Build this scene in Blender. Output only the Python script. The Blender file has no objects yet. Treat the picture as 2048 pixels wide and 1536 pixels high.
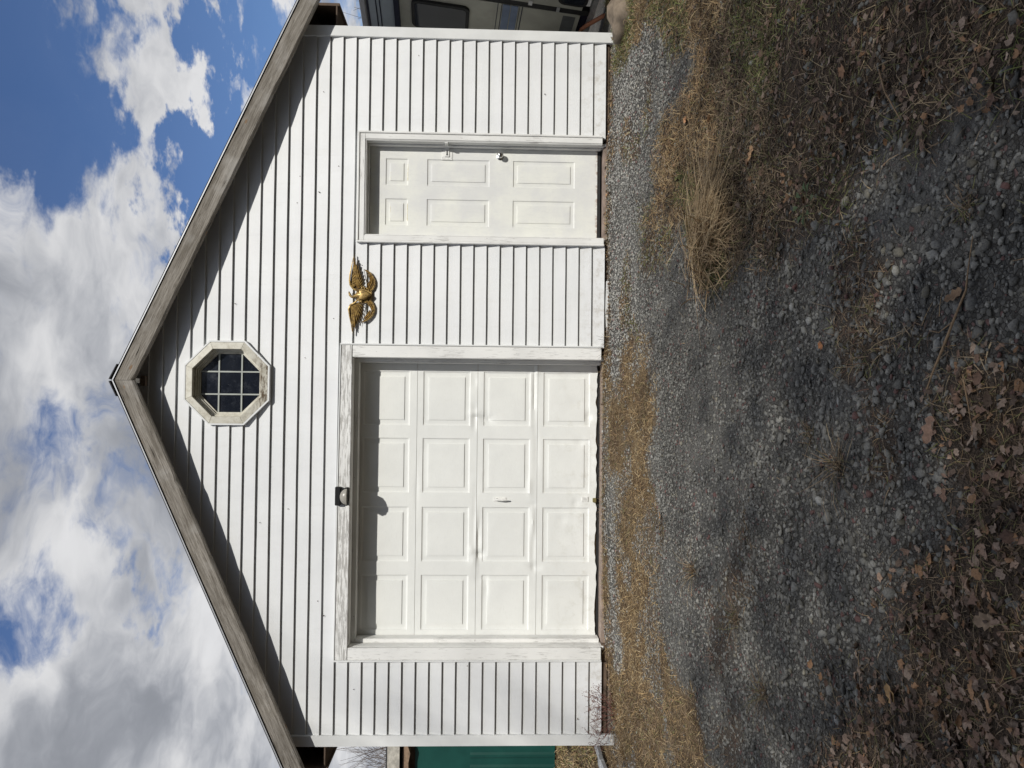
import bpy, math, random
import numpy as np
from mathutils import Matrix, Vector, noise
R = math.radians
rnd = random.Random(7)
rng = np.random.default_rng(11)
sc = bpy.context.scene
COL = sc.collection

# ------------------------------------------------------------------ camera
cam_d = bpy.data.cameras.new('camera'); cam = bpy.data.objects.new('camera', cam_d); COL.objects.link(cam)
cam_d.sensor_fit = 'HORIZONTAL'; cam_d.sensor_width = 36; cam_d.lens = 26.0
cam_d.clip_start = .05; cam_d.clip_end = 3000
F_ = Vector((0.024211, 0.99917, -0.03277)); UP = Vector((-0.010279, 0.033027, 0.999402)); RT = Vector((0.999654, -0.02386, 0.01107))
lx, ly, lz = -UP, RT, -F_            # the camera is held on its side
cam.matrix_world = Matrix(((lx.x, ly.x, lz.x, 3.10553), (lx.y, ly.y, lz.y, -6.76343), (lx.z, ly.z, lz.z, 1.0654), (0, 0, 0, 1)))
sc.camera = cam
# ------------------------------------------------------------------ light
SUN = Vector((.41, -1.0, .80)).normalized()         # towards the sun
SUN_EL = math.asin(SUN.z); SUN_AZ = math.atan2(SUN.x, SUN.y)
sd = bpy.data.lights.new('sun', 'SUN'); so = bpy.data.objects.new('sun', sd); COL.objects.link(so)
sd.energy = 3.7; sd.angle = R(.7); sd.color = (1, .965, .90)
so.rotation_euler = SUN.to_track_quat('Z', 'Y').to_euler()
sc.view_settings.view_transform = 'Standard'; sc.view_settings.look = 'None'
sc.view_settings.exposure = 0; sc.view_settings.gamma = 1; sc.view_settings.use_curve_mapping = False
SKY_STRENGTH = .085
CLOUD = (3.5, 9.2)     # darkest and brightest cloud, before the sky strength

# ------------------------------------------------------------------ node helper
class NT:
    def __init__(s, tree): s.t = tree; s.n = tree.nodes; s.l = tree.links
    def new(s, typ, **kw):
        n = s.n.new(typ)
        for k, v in kw.items():
            if k == 'i':
                for a, b in v.items(): s.put(n, a, b)
            else: setattr(n, k, v)
        return n
    def put(s, n, a, b):
        sock = n.inputs[a]
        if isinstance(b, bpy.types.NodeSocket): s.l.new(b, sock)
        else:
            if sock.type == 'RGBA' and len(b) == 3: b = (*b, 1)
            sock.default_value = b
    def math(s, op, a, b=0, c=0, clamp=False):
        n = s.new('ShaderNodeMath', operation=op, use_clamp=clamp)
        s.put(n, 0, a); s.put(n, 1, b)
        if op in ('MULTIPLY_ADD', 'COMPARE', 'SMOOTH_MIN', 'SMOOTH_MAX'): s.put(n, 2, c)
        return n.outputs[0]
    def vmath(s, op, a, b=(0, 0, 0), out=0, scale=None):
        n = s.new('ShaderNodeVectorMath', operation=op); s.put(n, 0, a)
        if op == 'SCALE': s.put(n, 3, scale)
        elif op not in ('LENGTH', 'NORMALIZE'): s.put(n, 1, b)
        return n.outputs['Value' if op in ('DOT_PRODUCT', 'LENGTH') else 0]
    def noise(s, vec, scale, detail=4, rough=.55, dist=0, color=False):
        n = s.new('ShaderNodeTexNoise', i={'Vector': vec, 'Scale': scale, 'Detail': detail, 'Roughness': rough, 'Distortion': dist})
        return n.outputs[1 if color else 0]
    def ramp(s, f, lo, hi, a=0., b=1.):
        n = s.new('ShaderNodeMapRange', clamp=True, interpolation_type='SMOOTHSTEP')
        s.put(n, 0, f); s.put(n, 1, lo); s.put(n, 2, hi); s.put(n, 3, a); s.put(n, 4, b); return n.outputs[0]
    def mix(s, f, a, b, mode='MIX'):
        n = s.new('ShaderNodeMix', data_type='RGBA', blend_type=mode)
        s.put(n, 0, f); s.put(n, 6, a); s.put(n, 7, b); return n.outputs[2]
    def scale(s, vec, xyz, off=(0, 0, 0)):
        n = s.new('ShaderNodeMapping', i={'Vector': vec, 'Scale': xyz, 'Location': off}); return n.outputs[0]
    def bump(s, h, strength=.3, dist=.01, normal=None):
        n = s.new('ShaderNodeBump', i={'Height': h, 'Strength': strength, 'Distance': dist})
        if normal is not None: s.put(n, 'Normal', normal)
        return n.outputs[0]

def material(name, fn, rough=.6, metallic=0, spec=.4):
    m = bpy.data.materials.new(name); m.use_nodes = True; nt = NT(m.node_tree); nt.n.clear()
    out = nt.new('ShaderNodeOutputMaterial'); b = nt.new('ShaderNodeBsdfPrincipled')
    b.inputs['Roughness'].default_value = rough; b.inputs['Metallic'].default_value = metallic
    b.inputs['Specular IOR Level'].default_value = spec
    nt.l.new(b.outputs[0], out.inputs[0])
    tc = nt.new('ShaderNodeTexCoord'); geo = nt.new('ShaderNodeNewGeometry')
    r = fn(nt, tc.outputs['Object'], geo.outputs['Position']) or {}
    for k, v in r.items(): nt.put(b, k, v)
    return m

def plain(name, col, rough=.6, metallic=0, spec=.4, var=.12, sc_=9, bump=0):
    def f(nt, o, w):
        n = nt.noise(w, sc_, 5, .6)
        c = nt.mix(nt.ramp(n, .3, .7), tuple(x * (1 - var) for x in col), tuple(min(1, x * (1 + var)) for x in col))
        d = {'Base Color': c}
        if bump: d['Normal'] = nt.bump(nt.noise(w, sc_ * 12, 4), bump, .004)
        return d
    return material(name, f, rough, metallic, spec)

# vinyl siding: white, faint embossed grain, a little dirt
def f_vinyl(nt, o, w):
    g = nt.noise(nt.scale(w, (6, 6, 190)), 1, 4, .6)
    d = nt.noise(nt.scale(w, (1.3, 1, .5)), 1.4, 5, .6)
    d2 = nt.noise(nt.scale(w, (9, 9, 3)), 1.5, 5, .7)
    c = nt.mix(nt.ramp(d, .35, .75), (.645, .655, .655), (.59, .60, .605))
    c = nt.mix(nt.math('MULTIPLY', nt.ramp(d2, .5, .8), .35), c, (.55, .55, .53))
    # dirt splash near the ground
    z = nt.new('ShaderNodeSeparateXYZ', i={0: w}).outputs[2]
    low = nt.math('MULTIPLY', nt.ramp(z, .35, -.05), nt.ramp(nt.noise(w, 14, 5, .7), .45, .75))
    c = nt.mix(nt.math('MULTIPLY', low, .75), c, (.36, .33, .28))
    st = nt.ramp(nt.noise(nt.scale(w, (26, 26, .9)), 1.0, 4, .6), .60, .80)
    c = nt.mix(nt.math('MULTIPLY', st, .16), c, (.40, .39, .36))
    sp = nt.ramp(nt.noise(w, 60, 2, .5), .78, .82)
    c = nt.mix(nt.math('MULTIPLY', sp, .5), c, (.25, .23, .2))
    return {'Base Color': c, 'Normal': nt.bump(nt.math('ADD', g, nt.math('MULTIPLY', nt.noise(w, 5, 2), 1.5)), .18, .004)}
M_VINYL = material('white_vinyl_siding', f_vinyl, .5)
M_TRIM = plain('white_vinyl_trim', (.69, .70, .69), .45, var=.06, sc_=3, bump=.03)

# old brushed white paint; amount = how much grey wood looks through, axis = grain direction
def peeling(name, amount, axis, base=(.78, .78, .755)):
    s = {'x': (5, 60, 60), 'z': (60, 60, 5)}[axis]
    def f(nt, o, w):
        g = nt.noise(nt.scale(w, s), 1.6, 6, .7)
        p = nt.noise(w, 3.5, 4, .6)
        k = nt.math('ADD', g, nt.math('MULTIPLY', nt.math('SUBTRACT', p, .5), .5))
        fl = nt.ramp(k, .60 - amount * .16, .66 - amount * .12)
        c = nt.mix(nt.ramp(nt.noise(w, 2.2, 4), .35, .7), base, tuple(x * .88 for x in base))
        c = nt.mix(nt.math('MULTIPLY', fl, .35 + .45 * amount), c, (.30, .29, .27))
        st = nt.ramp(nt.noise(w, 30, 3, .6), .70, .74)
        c = nt.mix(nt.math('MULTIPLY', st, .6), c, (.20, .17, .14))
        return {'Base Color': c, 'Normal': nt.bump(nt.math('SUBTRACT', g, nt.math('MULTIPLY', fl, .5)), .35, .004)}
    return material(name, f, .55)
M_PEEL = peeling('peeling_white_paint', .85, 'x')
M_OLDX = peeling('old_white_paint', .2, 'x')
M_OLDZ = peeling('old_white_paint_upright', .2, 'z')

def f_door(nt, o, w):
    a = nt.noise(w, 2.3, 5, .6); b = nt.noise(nt.scale(w, (14, 14, 60)), 1.5, 4, .65)
    c = nt.mix(nt.ramp(a, .3, .7), (.775, .785, .755), (.72, .73, .705))
    c = nt.mix(nt.math('MULTIPLY', nt.ramp(b, .5, .8), .3), c, (.60, .60, .56))
    z = nt.new('ShaderNodeSeparateXYZ', i={0: w}).outputs[2]
    low = nt.math('MULTIPLY', nt.ramp(z, .7, 0), nt.ramp(nt.noise(w, 9, 5, .7), .5, .72))
    c = nt.mix(nt.math('MULTIPLY', low, .45), c, (.50, .49, .42))
    return {'Base Color': c, 'Normal': nt.bump(nt.math('ADD', nt.noise(w, 90, 3), nt.math('MULTIPLY', nt.noise(w, 7, 3), 2.)), .16, .004)}
M_GDOOR = material('ivory_door_skin', f_door, .42)
def f_edoor(nt, o, w):
    a = nt.noise(w, 3.3, 5, .65)
    c = nt.mix(nt.ramp(a, .32, .66), (.77, .775, .72), (.68, .685, .67))
    b = nt.noise(nt.scale(w, (30, 30, 8)), 1.5, 4, .65)
    c = nt.mix(nt.math('MULTIPLY', nt.ramp(b, .5, .8), .3), c, (.58, .58, .56))
    z = nt.new('ShaderNodeSeparateXYZ', i={0: w}).outputs[2]
    rust = nt.math('MULTIPLY', nt.ramp(z, .09, .04), nt.ramp(nt.noise(w, 22, 4, .7), .42, .6))
    c = nt.mix(rust, c, (.22, .09, .03))
    return {'Base Color': c, 'Normal': nt.bump(nt.noise(w, 40, 4), .12, .004)}
M_EDOOR = material('brushed_white_door_paint', f_edoor, .38)

# weathered fascia: grain runs along the board's own x axis
def f_wood(nt, o, w):
    n1 = nt.noise(nt.scale(o, (1.2, 14, 14)), 2.2, 7, .7, .6)
    n2 = nt.noise(nt.scale(o, (9, 130, 130)), 1.0, 6, .75)
    big = nt.noise(o, 2.6, 4, .6)
    wv = nt.new('ShaderNodeTexWave', wave_type='BANDS', bands_direction='Z', i={'Vector': nt.scale(o, (.35, 1, 1)), 'Scale': 16, 'Distortion': 9, 'Detail': 3, 'Detail Scale': .7})
    c = nt.mix(nt.ramp(n1, .3, .72), (.31, .285, .25), (.115, .10, .08))
    c = nt.mix(nt.math('MULTIPLY', nt.ramp(wv.outputs[0], .5, 1), .45), c, (.15, .135, .11))
    c = nt.mix(nt.math('MULTIPLY', nt.ramp(n2, .50, .66), .7), c, (.06, .05, .038))
    c = nt.mix(nt.math('MULTIPLY', nt.ramp(big, .52, .72), .45), c, (.40, .385, .36))
    kv = nt.new('ShaderNodeTexVoronoi', feature='F1', i={'Vector': nt.scale(o, (1.0, 2.2, 2.2)), 'Scale': 3.0, 'Randomness': 1})
    kn = nt.ramp(kv.outputs[0], .10, .05)
    c = nt.mix(nt.math('MULTIPLY', kn, .8), c, (.20, .12, .06))
    cr = nt.ramp(nt.noise(nt.scale(o, (2.2, 60, 60)), 1.0, 3, .5), .66, .70)
    c = nt.mix(cr, c, (.02, .016, .012))
    h = nt.math('SUBTRACT', nt.math('ADD', n1, nt.math('MULTIPLY', n2, .6)), cr)
    return {'Base Color': c, 'Normal': nt.bump(h, .6, .006)}
M_WOOD = material('weathered_grey_wood', f_wood, .8, spec=.2)
M_DARKWOOD = plain('old_brown_rafter_wood', (.10, .07, .05), .85, var=.3)
M_SHINGLE = plain('dark_asphalt_shingle', (.045, .045, .048), .9, var=.3, sc_=40, bump=.4)
M_DRIP = plain('aluminium_drip_edge', (.45, .46, .47), .4, .3, var=.08)
M_CONC = plain('stained_concrete', (.24, .20, .17), .9, var=.25, sc_=14, bump=.4)
M_SILL = plain('pinkish_weathered_sill', (.27, .21, .175), .85, var=.25, sc_=10, bump=.3)
M_TAN = plain('exposed_tan_door_core', (.50, .40, .25), .8, var=.18, sc_=12, bump=.2)
M_BLACK = plain('black_plastic', (.012, .012, .013), .35, var=.2)
M_RUBBER = plain('black_rubber', (.015, .015, .015), .7, var=.2)
M_GREYLENS = plain('frosted_lamp_lens', (.30, .285, .25), .3, var=.08)
M_CHROME = plain('tarnished_chrome', (.62, .62, .60), .22, 1, var=.2, sc_=60)
M_STEEL = plain('galvanised_steel', (.55, .55, .55), .4, .6, var=.2, sc_=30)
M_HWPAINT = plain('painted_hardware', (.75, .75, .72), .4, var=.12, sc_=40)

def f_gold(nt, o, w):
    n = nt.noise(w, 55, 4, .6)
    c = nt.mix(nt.ramp(n, .4, .66), (.44, .30, .105), (.16, .10, .038))
    return {'Base Color': c, 'Roughness': nt.ramp(n, .3, .7, .32, .6)}
M_GOLD = material('antique_gold_finish', f_gold, .4, .35)
M_GOLDDARK = plain('darkened_bronze', (.10, .062, .025), .5, .6, var=.3, sc_=60)

def f_octo(nt, o, w):
    g = nt.noise(w, 16, 6, .7)
    c = nt.mix(nt.ramp(g, .4, .7), (.60, .58, .50), (.42, .395, .32))
    z = nt.new('ShaderNodeSeparateXYZ', i={0: w}).outputs[2]
    rot = nt.math('MULTIPLY', nt.ramp(z, 3.22, 3.08), nt.ramp(nt.noise(nt.scale(w, (8, 8, 34)), 1.6, 6, .7), .42, .6))
    c = nt.mix(rot, c, (.10, .065, .035))
    return {'Base Color': c, 'Normal': nt.bump(nt.noise(w, 40, 4), .3, .004)}
M_OCTO = material('yellowed_window_trim', f_octo, .55)

def f_glass(nt, o, w):
    n = nt.ramp(nt.noise(w, 9, 6, .7), .45, .8); sp = nt.ramp(nt.noise(w, 60, 3, .6), .68, .76)
    c = nt.mix(n, (.008, .010, .016), (.030, .034, .042))
    c = nt.mix(nt.math('MULTIPLY', sp, .35), c, (.20, .20, .20))
    return {'Base Color': c, 'Roughness': nt.ramp(n, 0, 1, .06, .22)}
M_GLASS = material('dusty_dark_glass', f_glass, .08, spec=.6)

# ------------------------------------------------------------------ mesh helpers
def link(name, me, mat=None, parent=None, loc=(0, 0, 0)):
    o = bpy.data.objects.new(name, me); COL.objects.link(o); o.location = loc
    if mat is not None and me is not None and not me.materials:
        for m in (mat if isinstance(mat, (list, tuple)) else [mat]): me.materials.append(m)
    if parent: o.parent = parent
    return o
def tag(o, label=None, cat=None, group=None, kind=None):
    if label: o['label'] = label
    if cat: o['category'] = cat
    if group: o['group'] = group
    if kind: o['kind'] = kind
    return o
def thing(name, label, cat, loc=(0, 0, 0), group=None):
    o = bpy.data.objects.new(name, None); COL.objects.link(o); o.location = loc; o.empty_display_size = .2
    return tag(o, label, cat, group)

class MB:
    """collects geometry in world metres; build() links it as ONE mesh object"""
    def __init__(s): s.v = []; s.f = []; s.mi = []; s.m = 0
    def add(s, vs, fs):
        b = len(s.v); s.v += [tuple(p) for p in vs]; s.f += [tuple(b + i for i in f) for f in fs]; s.mi += [s.m] * len(fs)
    def box(s, x0, x1, y0, y1, z0, z1, mat=None):
        P = [(x, y, z) for z in (z0, z1) for y in (y0, y1) for x in (x0, x1)]
        if mat: P = [mat @ Vector(p) for p in P]
        s.add(P, [(0, 2, 3, 1), (4, 5, 7, 6), (0, 1, 5, 4), (2, 6, 7, 3), (0, 4, 6, 2), (1, 3, 7, 5)])
    def prism(s, poly, y0, y1, mat=None):
        """poly in (x,z), extruded along y"""
        n = len(poly); P = [(x, y0, z) for x, z in poly] + [(x, y1, z) for x, z in poly]
        if mat: P = [mat @ Vector(p) for p in P]
        s.add(P, [tuple(range(n)), tuple(range(2 * n - 1, n - 1, -1))] + [(i, i + n, (i + 1) % n + n, (i + 1) % n) for i in range(n)])
    def tube(s, pts, rad, n=6, cap=True):
        pts = [Vector(p) for p in pts]; m = len(pts)
        if not hasattr(rad, '__len__'): rad = [rad] * m
        V = []; 
        for i, p in enumerate(pts):
            d = (pts[min(i + 1, m - 1)] - pts[max(i - 1, 0)]).normalized()
            a = d.orthogonal().normalized() if i == 0 else (a - d * a.dot(d)).normalized()
            b = d.cross(a)
            for k in range(n):
                t = 2 * math.pi * k / n; V.append(p + (a * math.cos(t) + b * math.sin(t)) * rad[i])
        Fc = [(i * n + k, i * n + (k + 1) % n, (i + 1) * n + (k + 1) % n, (i + 1) * n + k) for i in range(m - 1) for k in range(n)]
        if cap: Fc += [tuple(range(n - 1, -1, -1)), tuple(range((m - 1) * n, m * n))]
        s.add(V, Fc)
    def lathe(s, prof, origin, axis='y', n=20):
        """prof [(r, h)], revolved about the axis through origin"""
        V = []
        for r, h in prof:
            for k in range(n):
                t = 2 * math.pi * k / n; c, q = r * math.cos(t), r * math.sin(t)
                V.append(Vector(origin) + Vector({'y': (c, h, q), 'z': (c, q, h), 'x': (h, c, q)}[axis]))
        m = len(prof)
        s.add(V, [(i * n + k, i * n + (k + 1) % n, (i + 1) * n + (k + 1) % n, (i + 1) * n + k) for i in range(m - 1) for k in range(n)] + [tuple(range(n)), tuple(range(m * n - 1, (m - 1) * n - 1, -1))])
    def build(s, name, mat, parent=None, smooth=False, bevel=0):
        base = Vector(parent.matrix_world.translation) if parent else Vector()
        q = parent
        base = Vector((0, 0, 0))
        while q: base += q.location; q = q.parent
        me = bpy.data.meshes.new(name)
        me.from_pydata([tuple(Vector(p) - base) for p in s.v], [], s.f)
        for m in (mat if isinstance(mat, (list, tuple)) else [mat]): me.materials.append(m)
        if any(s.mi): me.polygons.foreach_set('material_index', s.mi)
        o = link(name, me, None, parent)
        import bmesh
        bm = bmesh.new(); bm.from_mesh(me); bmesh.ops.recalc_face_normals(bm, faces=bm.faces)
        if bevel:
            bmesh.ops.remove_doubles(bm, verts=bm.verts, dist=1e-5)
            es = [e for e in bm.edges if len(e.link_faces) == 2 and e.calc_face_angle(0) > .6]
            bmesh.ops.bevel(bm, geom=es, offset=bevel, segments=2, affect='EDGES', clamp_overlap=True)
        bm.to_mesh(me); bm.free()
        if smooth:
            me.polygons.foreach_set('use_smooth', [True] * len(me.polygons))
            try: me.set_sharp_from_angle(angle=R(38))
            except Exception: pass
        return o

def fast_mesh(name, V, Fidx, mat, tint=None, attr='tint'):
    """numpy mesh; Fidx (n,3) or (n,4)"""
    me = bpy.data.meshes.new(name); n, k = Fidx.shape
    me.vertices.add(len(V)); me.vertices.foreach_set('co', np.ascontiguousarray(V, np.float32).ravel())
    me.loops.add(n * k); me.loops.foreach_set('vertex_index', np.ascontiguousarray(Fidx, np.int32).ravel())
    me.polygons.add(n); me.polygons.foreach_set('loop_start', np.arange(0, n * k, k, dtype=np.int32))
    me.update(calc_edges=True)
    if tint is not None:
        a = me.color_attributes.new(attr, 'FLOAT_COLOR', 'POINT')
        c = np.ones((len(V), 4), np.float32); c[:, :tint.shape[1]] = tint; a.data.foreach_set('color', c.ravel())
    me.materials.append(mat)
    return me

# ------------------------------------------------------------------ sky with broken cloud
def make_world():
    w = bpy.data.worlds.new('World'); sc.world = w; w.use_nodes = True; nt = NT(w.node_tree); nt.n.clear()
    out = nt.new('ShaderNodeOutputWorld'); bg = nt.new('ShaderNodeBackground', i={'Strength': SKY_STRENGTH})
    sky = nt.new('ShaderNodeTexSky', sky_type='NISHITA'); sky.sun_disc = False
    sky.sun_elevation = SUN_EL; sky.sun_rotation = SUN_AZ; sky.altitude = 300; sky.air_density = 1.0; sky.dust_density = .3; sky.ozone_density = 3
    d = nt.new('ShaderNodeTexCoord').outputs['Generated']
    z = nt.new('ShaderNodeSeparateXYZ', i={0: d}).outputs[2]
    den = nt.math('MAXIMUM', nt.math('ADD', z, .16), .05)
    p = nt.vmath('DIVIDE', d, nt.new('ShaderNodeCombineXYZ', i={0: den, 1: den, 2: den}).outputs[0])
    p = nt.scale(p, (1, 1, .35), (3.1, 1.7, 0))
    warp = nt.vmath('SCALE', nt.vmath('SUBTRACT', nt.noise(p, 1.6, 4, .6, color=True), (.5, .5, .5)), scale=.55)
    q = nt.vmath('ADD', p, warp)
    n1 = nt.noise(q, 1.35, 9, .56)
    n2 = nt.noise(nt.vmath('ADD', q, (7, 3, 1)), 4.5, 8, .6)
    n3 = nt.noise(nt.vmath('ADD', q, (1, 9, 4)), 13, 6, .62)
    f = nt.math('ADD', nt.math('ADD', nt.math('MULTIPLY', n1, .72), nt.math('MULTIPLY', n2, .24)), nt.math('MULTIPLY', nt.math('SUBTRACT', n3, .5), .17))
    f = nt.math('ADD', f, .030)
    # openings of blue and banks of cloud, each at its own direction in the sky
    def blob(v, k, amt):
        dp = nt.vmath('DOT_PRODUCT', nt.vmath('NORMALIZE', nt.vmath('ADD', d, nt.vmath('ADD', nt.vmath('SCALE', warp, scale=.5), nt.vmath('SCALE', nt.vmath('SUBTRACT', nt.noise(p, 7, 5, .65, color=True), (.5, .5, .5)), scale=.16)))), Vector(v).normalized())
        return nt.math('MULTIPLY', nt.ramp(dp, math.cos(k), 1.), amt)
    for v, k, amt in BLOBS: f = nt.math('ADD', f, blob(v, k, amt))
    cov = nt.ramp(f, .395, .535, .03, 1)
    sh = nt.noise(nt.vmath('ADD', q, (2.2, 5, 0)), 1.9, 7, .55)
    thick = nt.ramp(f, .50, .78)
    br = nt.math('ADD', nt.ramp(sh, .30, .68), nt.math('MULTIPLY', thick, -.22))
    lum = nt.ramp(br, -.2, 1., CLOUD[0], CLOUD[1])
    cc = nt.mix(nt.ramp(br, -.1, .8), (.92, .96, 1.05), (1.0, 1.0, 1.01))
    cc = nt.vmath('SCALE', cc, scale=lum)
    blue = nt.mix(1, sky.outputs[0], SKY_TINT, 'MULTIPLY')
    c = nt.mix(nt.math('MULTIPLY', cov, .97), blue, cc)
    nt.put(bg, 'Color', c); nt.l.new(bg.outputs[0], out.inputs[0])
SKY_TINT = (.75, .92, 1.18)
BLOBS = [((.17, .86, .47), .28, .07), ((.392, .836, .384), .22, .11), ((.43, .80, .42), .16, .05), ((-.28, .845, .455), .25, .02), ((-.35, .885, .30), .25, .06), ((-.06, .87, .49), .22, .02),
         ((.36, .785, .50), .15, -.22), ((.275, .833, .479), .10, -.12), ((.262, .905, .335), .10, -.30), ((.415, .865, .285), .10, -.24), ((-.122, .902, .414), .06, -.06), ((-.205, .904, .375), .06, -.10), ((-.246, .822, .513), .07, -.06)]
make_world()

# ------------------------------------------------------------------ terrain
def sstep(a): a = np.clip(a, 0, 1); return a * a * (3 - 2 * a)
def zg(x, y):
    x = np.asarray(x, float); y = np.asarray(y, float)
    b = -.115 + .07 * np.clip(x / 2.0, 0, 1)
    wl = np.interp(x, [0, .6, .9, 3.4, 3.7, 4.4, 4.7, 5.4, 5.7, 6.5, 7.2], [0, .014, .050, .050, .006, .004, .034, .032, -.004, -.018, .03])
    b = b + wl * np.exp(-np.clip(np.abs(y), 0, 9) / .35)
    z = b - .068 * np.clip(-y, 0, 9) - .5 * np.clip((x - 6.9) / .6, 0, 1) * np.clip((y - .1) / .8, 0, 1)
    return z
def fbm(x, y, s, o=4, seed=0):
    """cheap smooth value noise in numpy"""
    r = np.random.default_rng(seed); T = r.random((256, 256)); tot = 0; a = 1; su = 0
    for k in range(o):
        X = np.asarray(x) * s + 31.7 * k; Y = np.asarray(y) * s + 17.3 * k
        i = np.floor(X).astype(int); j = np.floor(Y).astype(int); u = sstep(X - i); v = sstep(Y - j)
        g = lambda a_, b_: T[a_ % 256, b_ % 256]
        n = (g(i, j) * (1 - u) + g(i + 1, j) * u) * (1 - v) + (g(i, j + 1) * (1 - u) + g(i + 1, j + 1) * u) * v
        tot = tot + a * n; su += a; a *= .5; s *= 2
    return tot / su
POLY = {
'litter_right': [(12, 6), (6.9, .3), (6.62, -.05), (6.38, -0.02), (6.11, -0.48), (5.98, -1.1), (5.79, -1.61), (5.32, -2.25), (5.13, -2.07), (5.03, -1.68), (4.86, -1.39), (4.62, -1.51), (4.52, -1.27), (4.54, -1.63), (4.24, -2.15), (3.95, -2.33), (3.81, -2.86), (3.89, -3.28), (3.92, -3.66), (3.92, -3.9), (4.04, -4.13), (4.11, -4.28), (3.98, -4.59), (3.82, -4.82), (3.65, -5.17), (3.4, -7), (12, -7)],
'grass_left': [(3.6, 0.47), (3.52, -0.12), (3.35, -0.10), (3.25, -0.35), (3.52, -0.45), (3.62, -0.74), (3.5, -1.29), (3.13, -1.4), (2.77, -1.44), (2.44, -1.65), (1.73, -1.59), (1.42, -1.71), (1.23, -2.08), (1.01, -2.49), (0.75, -2.83), (-2, -4.5), (-12, -6), (-12, 30), (-.05, 30), (-.05, .4), (0.61, 0.73)],
'gravel_strip': [(2.35, -0.10), (2.40, -0.30), (1.56, -0.34), (0.87, -0.46), (0.79, -0.20), (1.32, -0.12)],
'litter_bottom': [(3.13, -4.45), (3.22, -4.52), (3.22, -4.71), (3.21, -4.81), (3.24, -5.17), (3.2, -7), (-4, -7), (-4, -5), (.4, -3.3), (1.03, -3.3), (1.57, -3.47), (1.79, -3.7), (1.99, -3.93), (2.19, -4.22), (2.28, -4.25), (2.37, -4.2), (2.47, -4.26), (2.62, -4.51), (2.74, -4.6), (2.97, -4.52)],
'brown1': [(4.69, -1.06), (4.51, -1.8), (4.01, -1.81), (4.08, -1.07)],
'brown2': [(1.89, -2.61), (2.0, -2.89), (1.78, -3.0), (1.66, -2.6)],
}
def sdist(x, y, poly):
    """signed distance, positive inside"""
    x = np.asarray(x, float); y = np.asarray(y, float); d = np.full(x.shape, 1e9); ins = np.zeros(x.shape, bool); n = len(poly)
    for i in range(n):
        ax, ay = poly[i]; bx, by = poly[(i + 1) % n]; ex, ey = bx - ax, by - ay
        t = np.clip(((x - ax) * ex + (y - ay) * ey) / (ex * ex + ey * ey + 1e-12), 0, 1)
        d = np.minimum(d, np.hypot(x - ax - t * ex, y - ay - t * ey))
        c = ((ay > y) != (by > y)) & (x < ex * (y - ay) / (ey if abs(ey) > 1e-9 else 1e-9) + ax); ins ^= c
    return np.where(ins, d, -d)
def zones(x, y):
    """weights (litter, tan grass), rest is gravel"""
    n = (fbm(x, y, 2.3, 5, 3) - .5) * .95
    lit = np.maximum(sdist(x, y, POLY['litter_right']), sdist(x, y, POLY['litter_bottom'])) 
    br = np.maximum(sdist(x, y, POLY['brown1']), sdist(x, y, POLY['brown2']))
    gr = np.minimum(sdist(x, y, POLY['grass_left']), -sdist(x, y, POLY['gravel_strip']) * 1.5)
    L = sstep((lit + n * .55) / .26 + .5); G = sstep((gr + n * .62 + (fbm(x, y, 9, 3, 77) - .5) * .22) / .30 + .5) * (1 - L); B = sstep((br + n * .6) / .3 + .3) * (1 - L) * (1 - G)
    # patches of dead grass coming up through the gravel
    pat = fbm(x, y, 1.7, 4, 9); B = np.maximum(B, sstep((pat - .64) / .08) * .8 * (1 - L) * (1 - G))
    bare = sstep((fbm(x, y, 2.9, 4, 21) - .50) / .10); G2 = G * (1 - .55 * bare)
    return L, G2, B
def zfine(x, y):
    near = np.clip(1 - np.hypot(np.asarray(x) - 3, np.asarray(y) + 2) / 14, 0, 1)
    return zg(x, y) + near * ((fbm(x, y, 1.1, 4, 5) - .5) * .05 * np.clip(-np.asarray(y) / .8, 0, 1) + (fbm(x, y, 7, 3, 6) - .5) * .022)

def f_ground(nt, o, w):
    at = nt.new('ShaderNodeAttribute', attribute_name='zone').outputs['Color']
    s = nt.new('ShaderNodeSeparateColor', i={0: at}).outputs
    v = nt.new('ShaderNodeTexVoronoi', feature='F1', i={'Vector': w, 'Scale': 62, 'Randomness': 1})
    ve = nt.new('ShaderNodeTexVoronoi', feature='DISTANCE_TO_EDGE', i={'Vector': w, 'Scale': 62, 'Randomness': 1})
    cs = nt.new('ShaderNodeSeparateColor', i={0: v.outputs['Color']}).outputs
    stone = nt.mix(cs[0], (.066, .064, .058), (.17, .166, .152))
    stone = nt.mix(nt.ramp(cs[1], .93, .96), stone, (.20, .13, .12))
    stone = nt.mix(nt.ramp(ve.outputs[0], .10, .02), stone, (.045, .042, .038))
    dust = nt.ramp(nt.noise(w, 1.3, 5, .6), .42, .66)
    stone = nt.mix(nt.math('MULTIPLY', dust, .4), stone, (.22, .215, .20))
    fib = nt.noise(nt.scale(w, (90, 90, 90)), 1, 5, .7, 1.5)
    big = nt.noise(w, 3, 5, .6)
    grass = nt.mix(nt.ramp(fib, .36, .66), (.09, .06, .034), (.32, .23, .13))
    grass = nt.mix(nt.ramp(big, .42, .64), grass, nt.mix(nt.ramp(fib, .35, .65), (.05, .035, .022), (.20, .13, .075)))
    lit = nt.mix(nt.ramp(fib, .36, .68), (.030, .022, .015), (.16, .12, .09))
    c = nt.mix(s[2], stone, lit); c = nt.mix(s[1], c, grass); c = nt.mix(s[0], c, lit)
    h = nt.math('ADD', nt.math('MULTIPLY', nt.ramp(ve.outputs[0], 0, .25), 1.), nt.math('MULTIPLY', fib, 1.4))
    return {'Base Color': c, 'Normal': nt.bump(h, .75, .012)}
M_GROUND = material('gravel_and_dead_grass', f_ground, .95, spec=.2)
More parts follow.
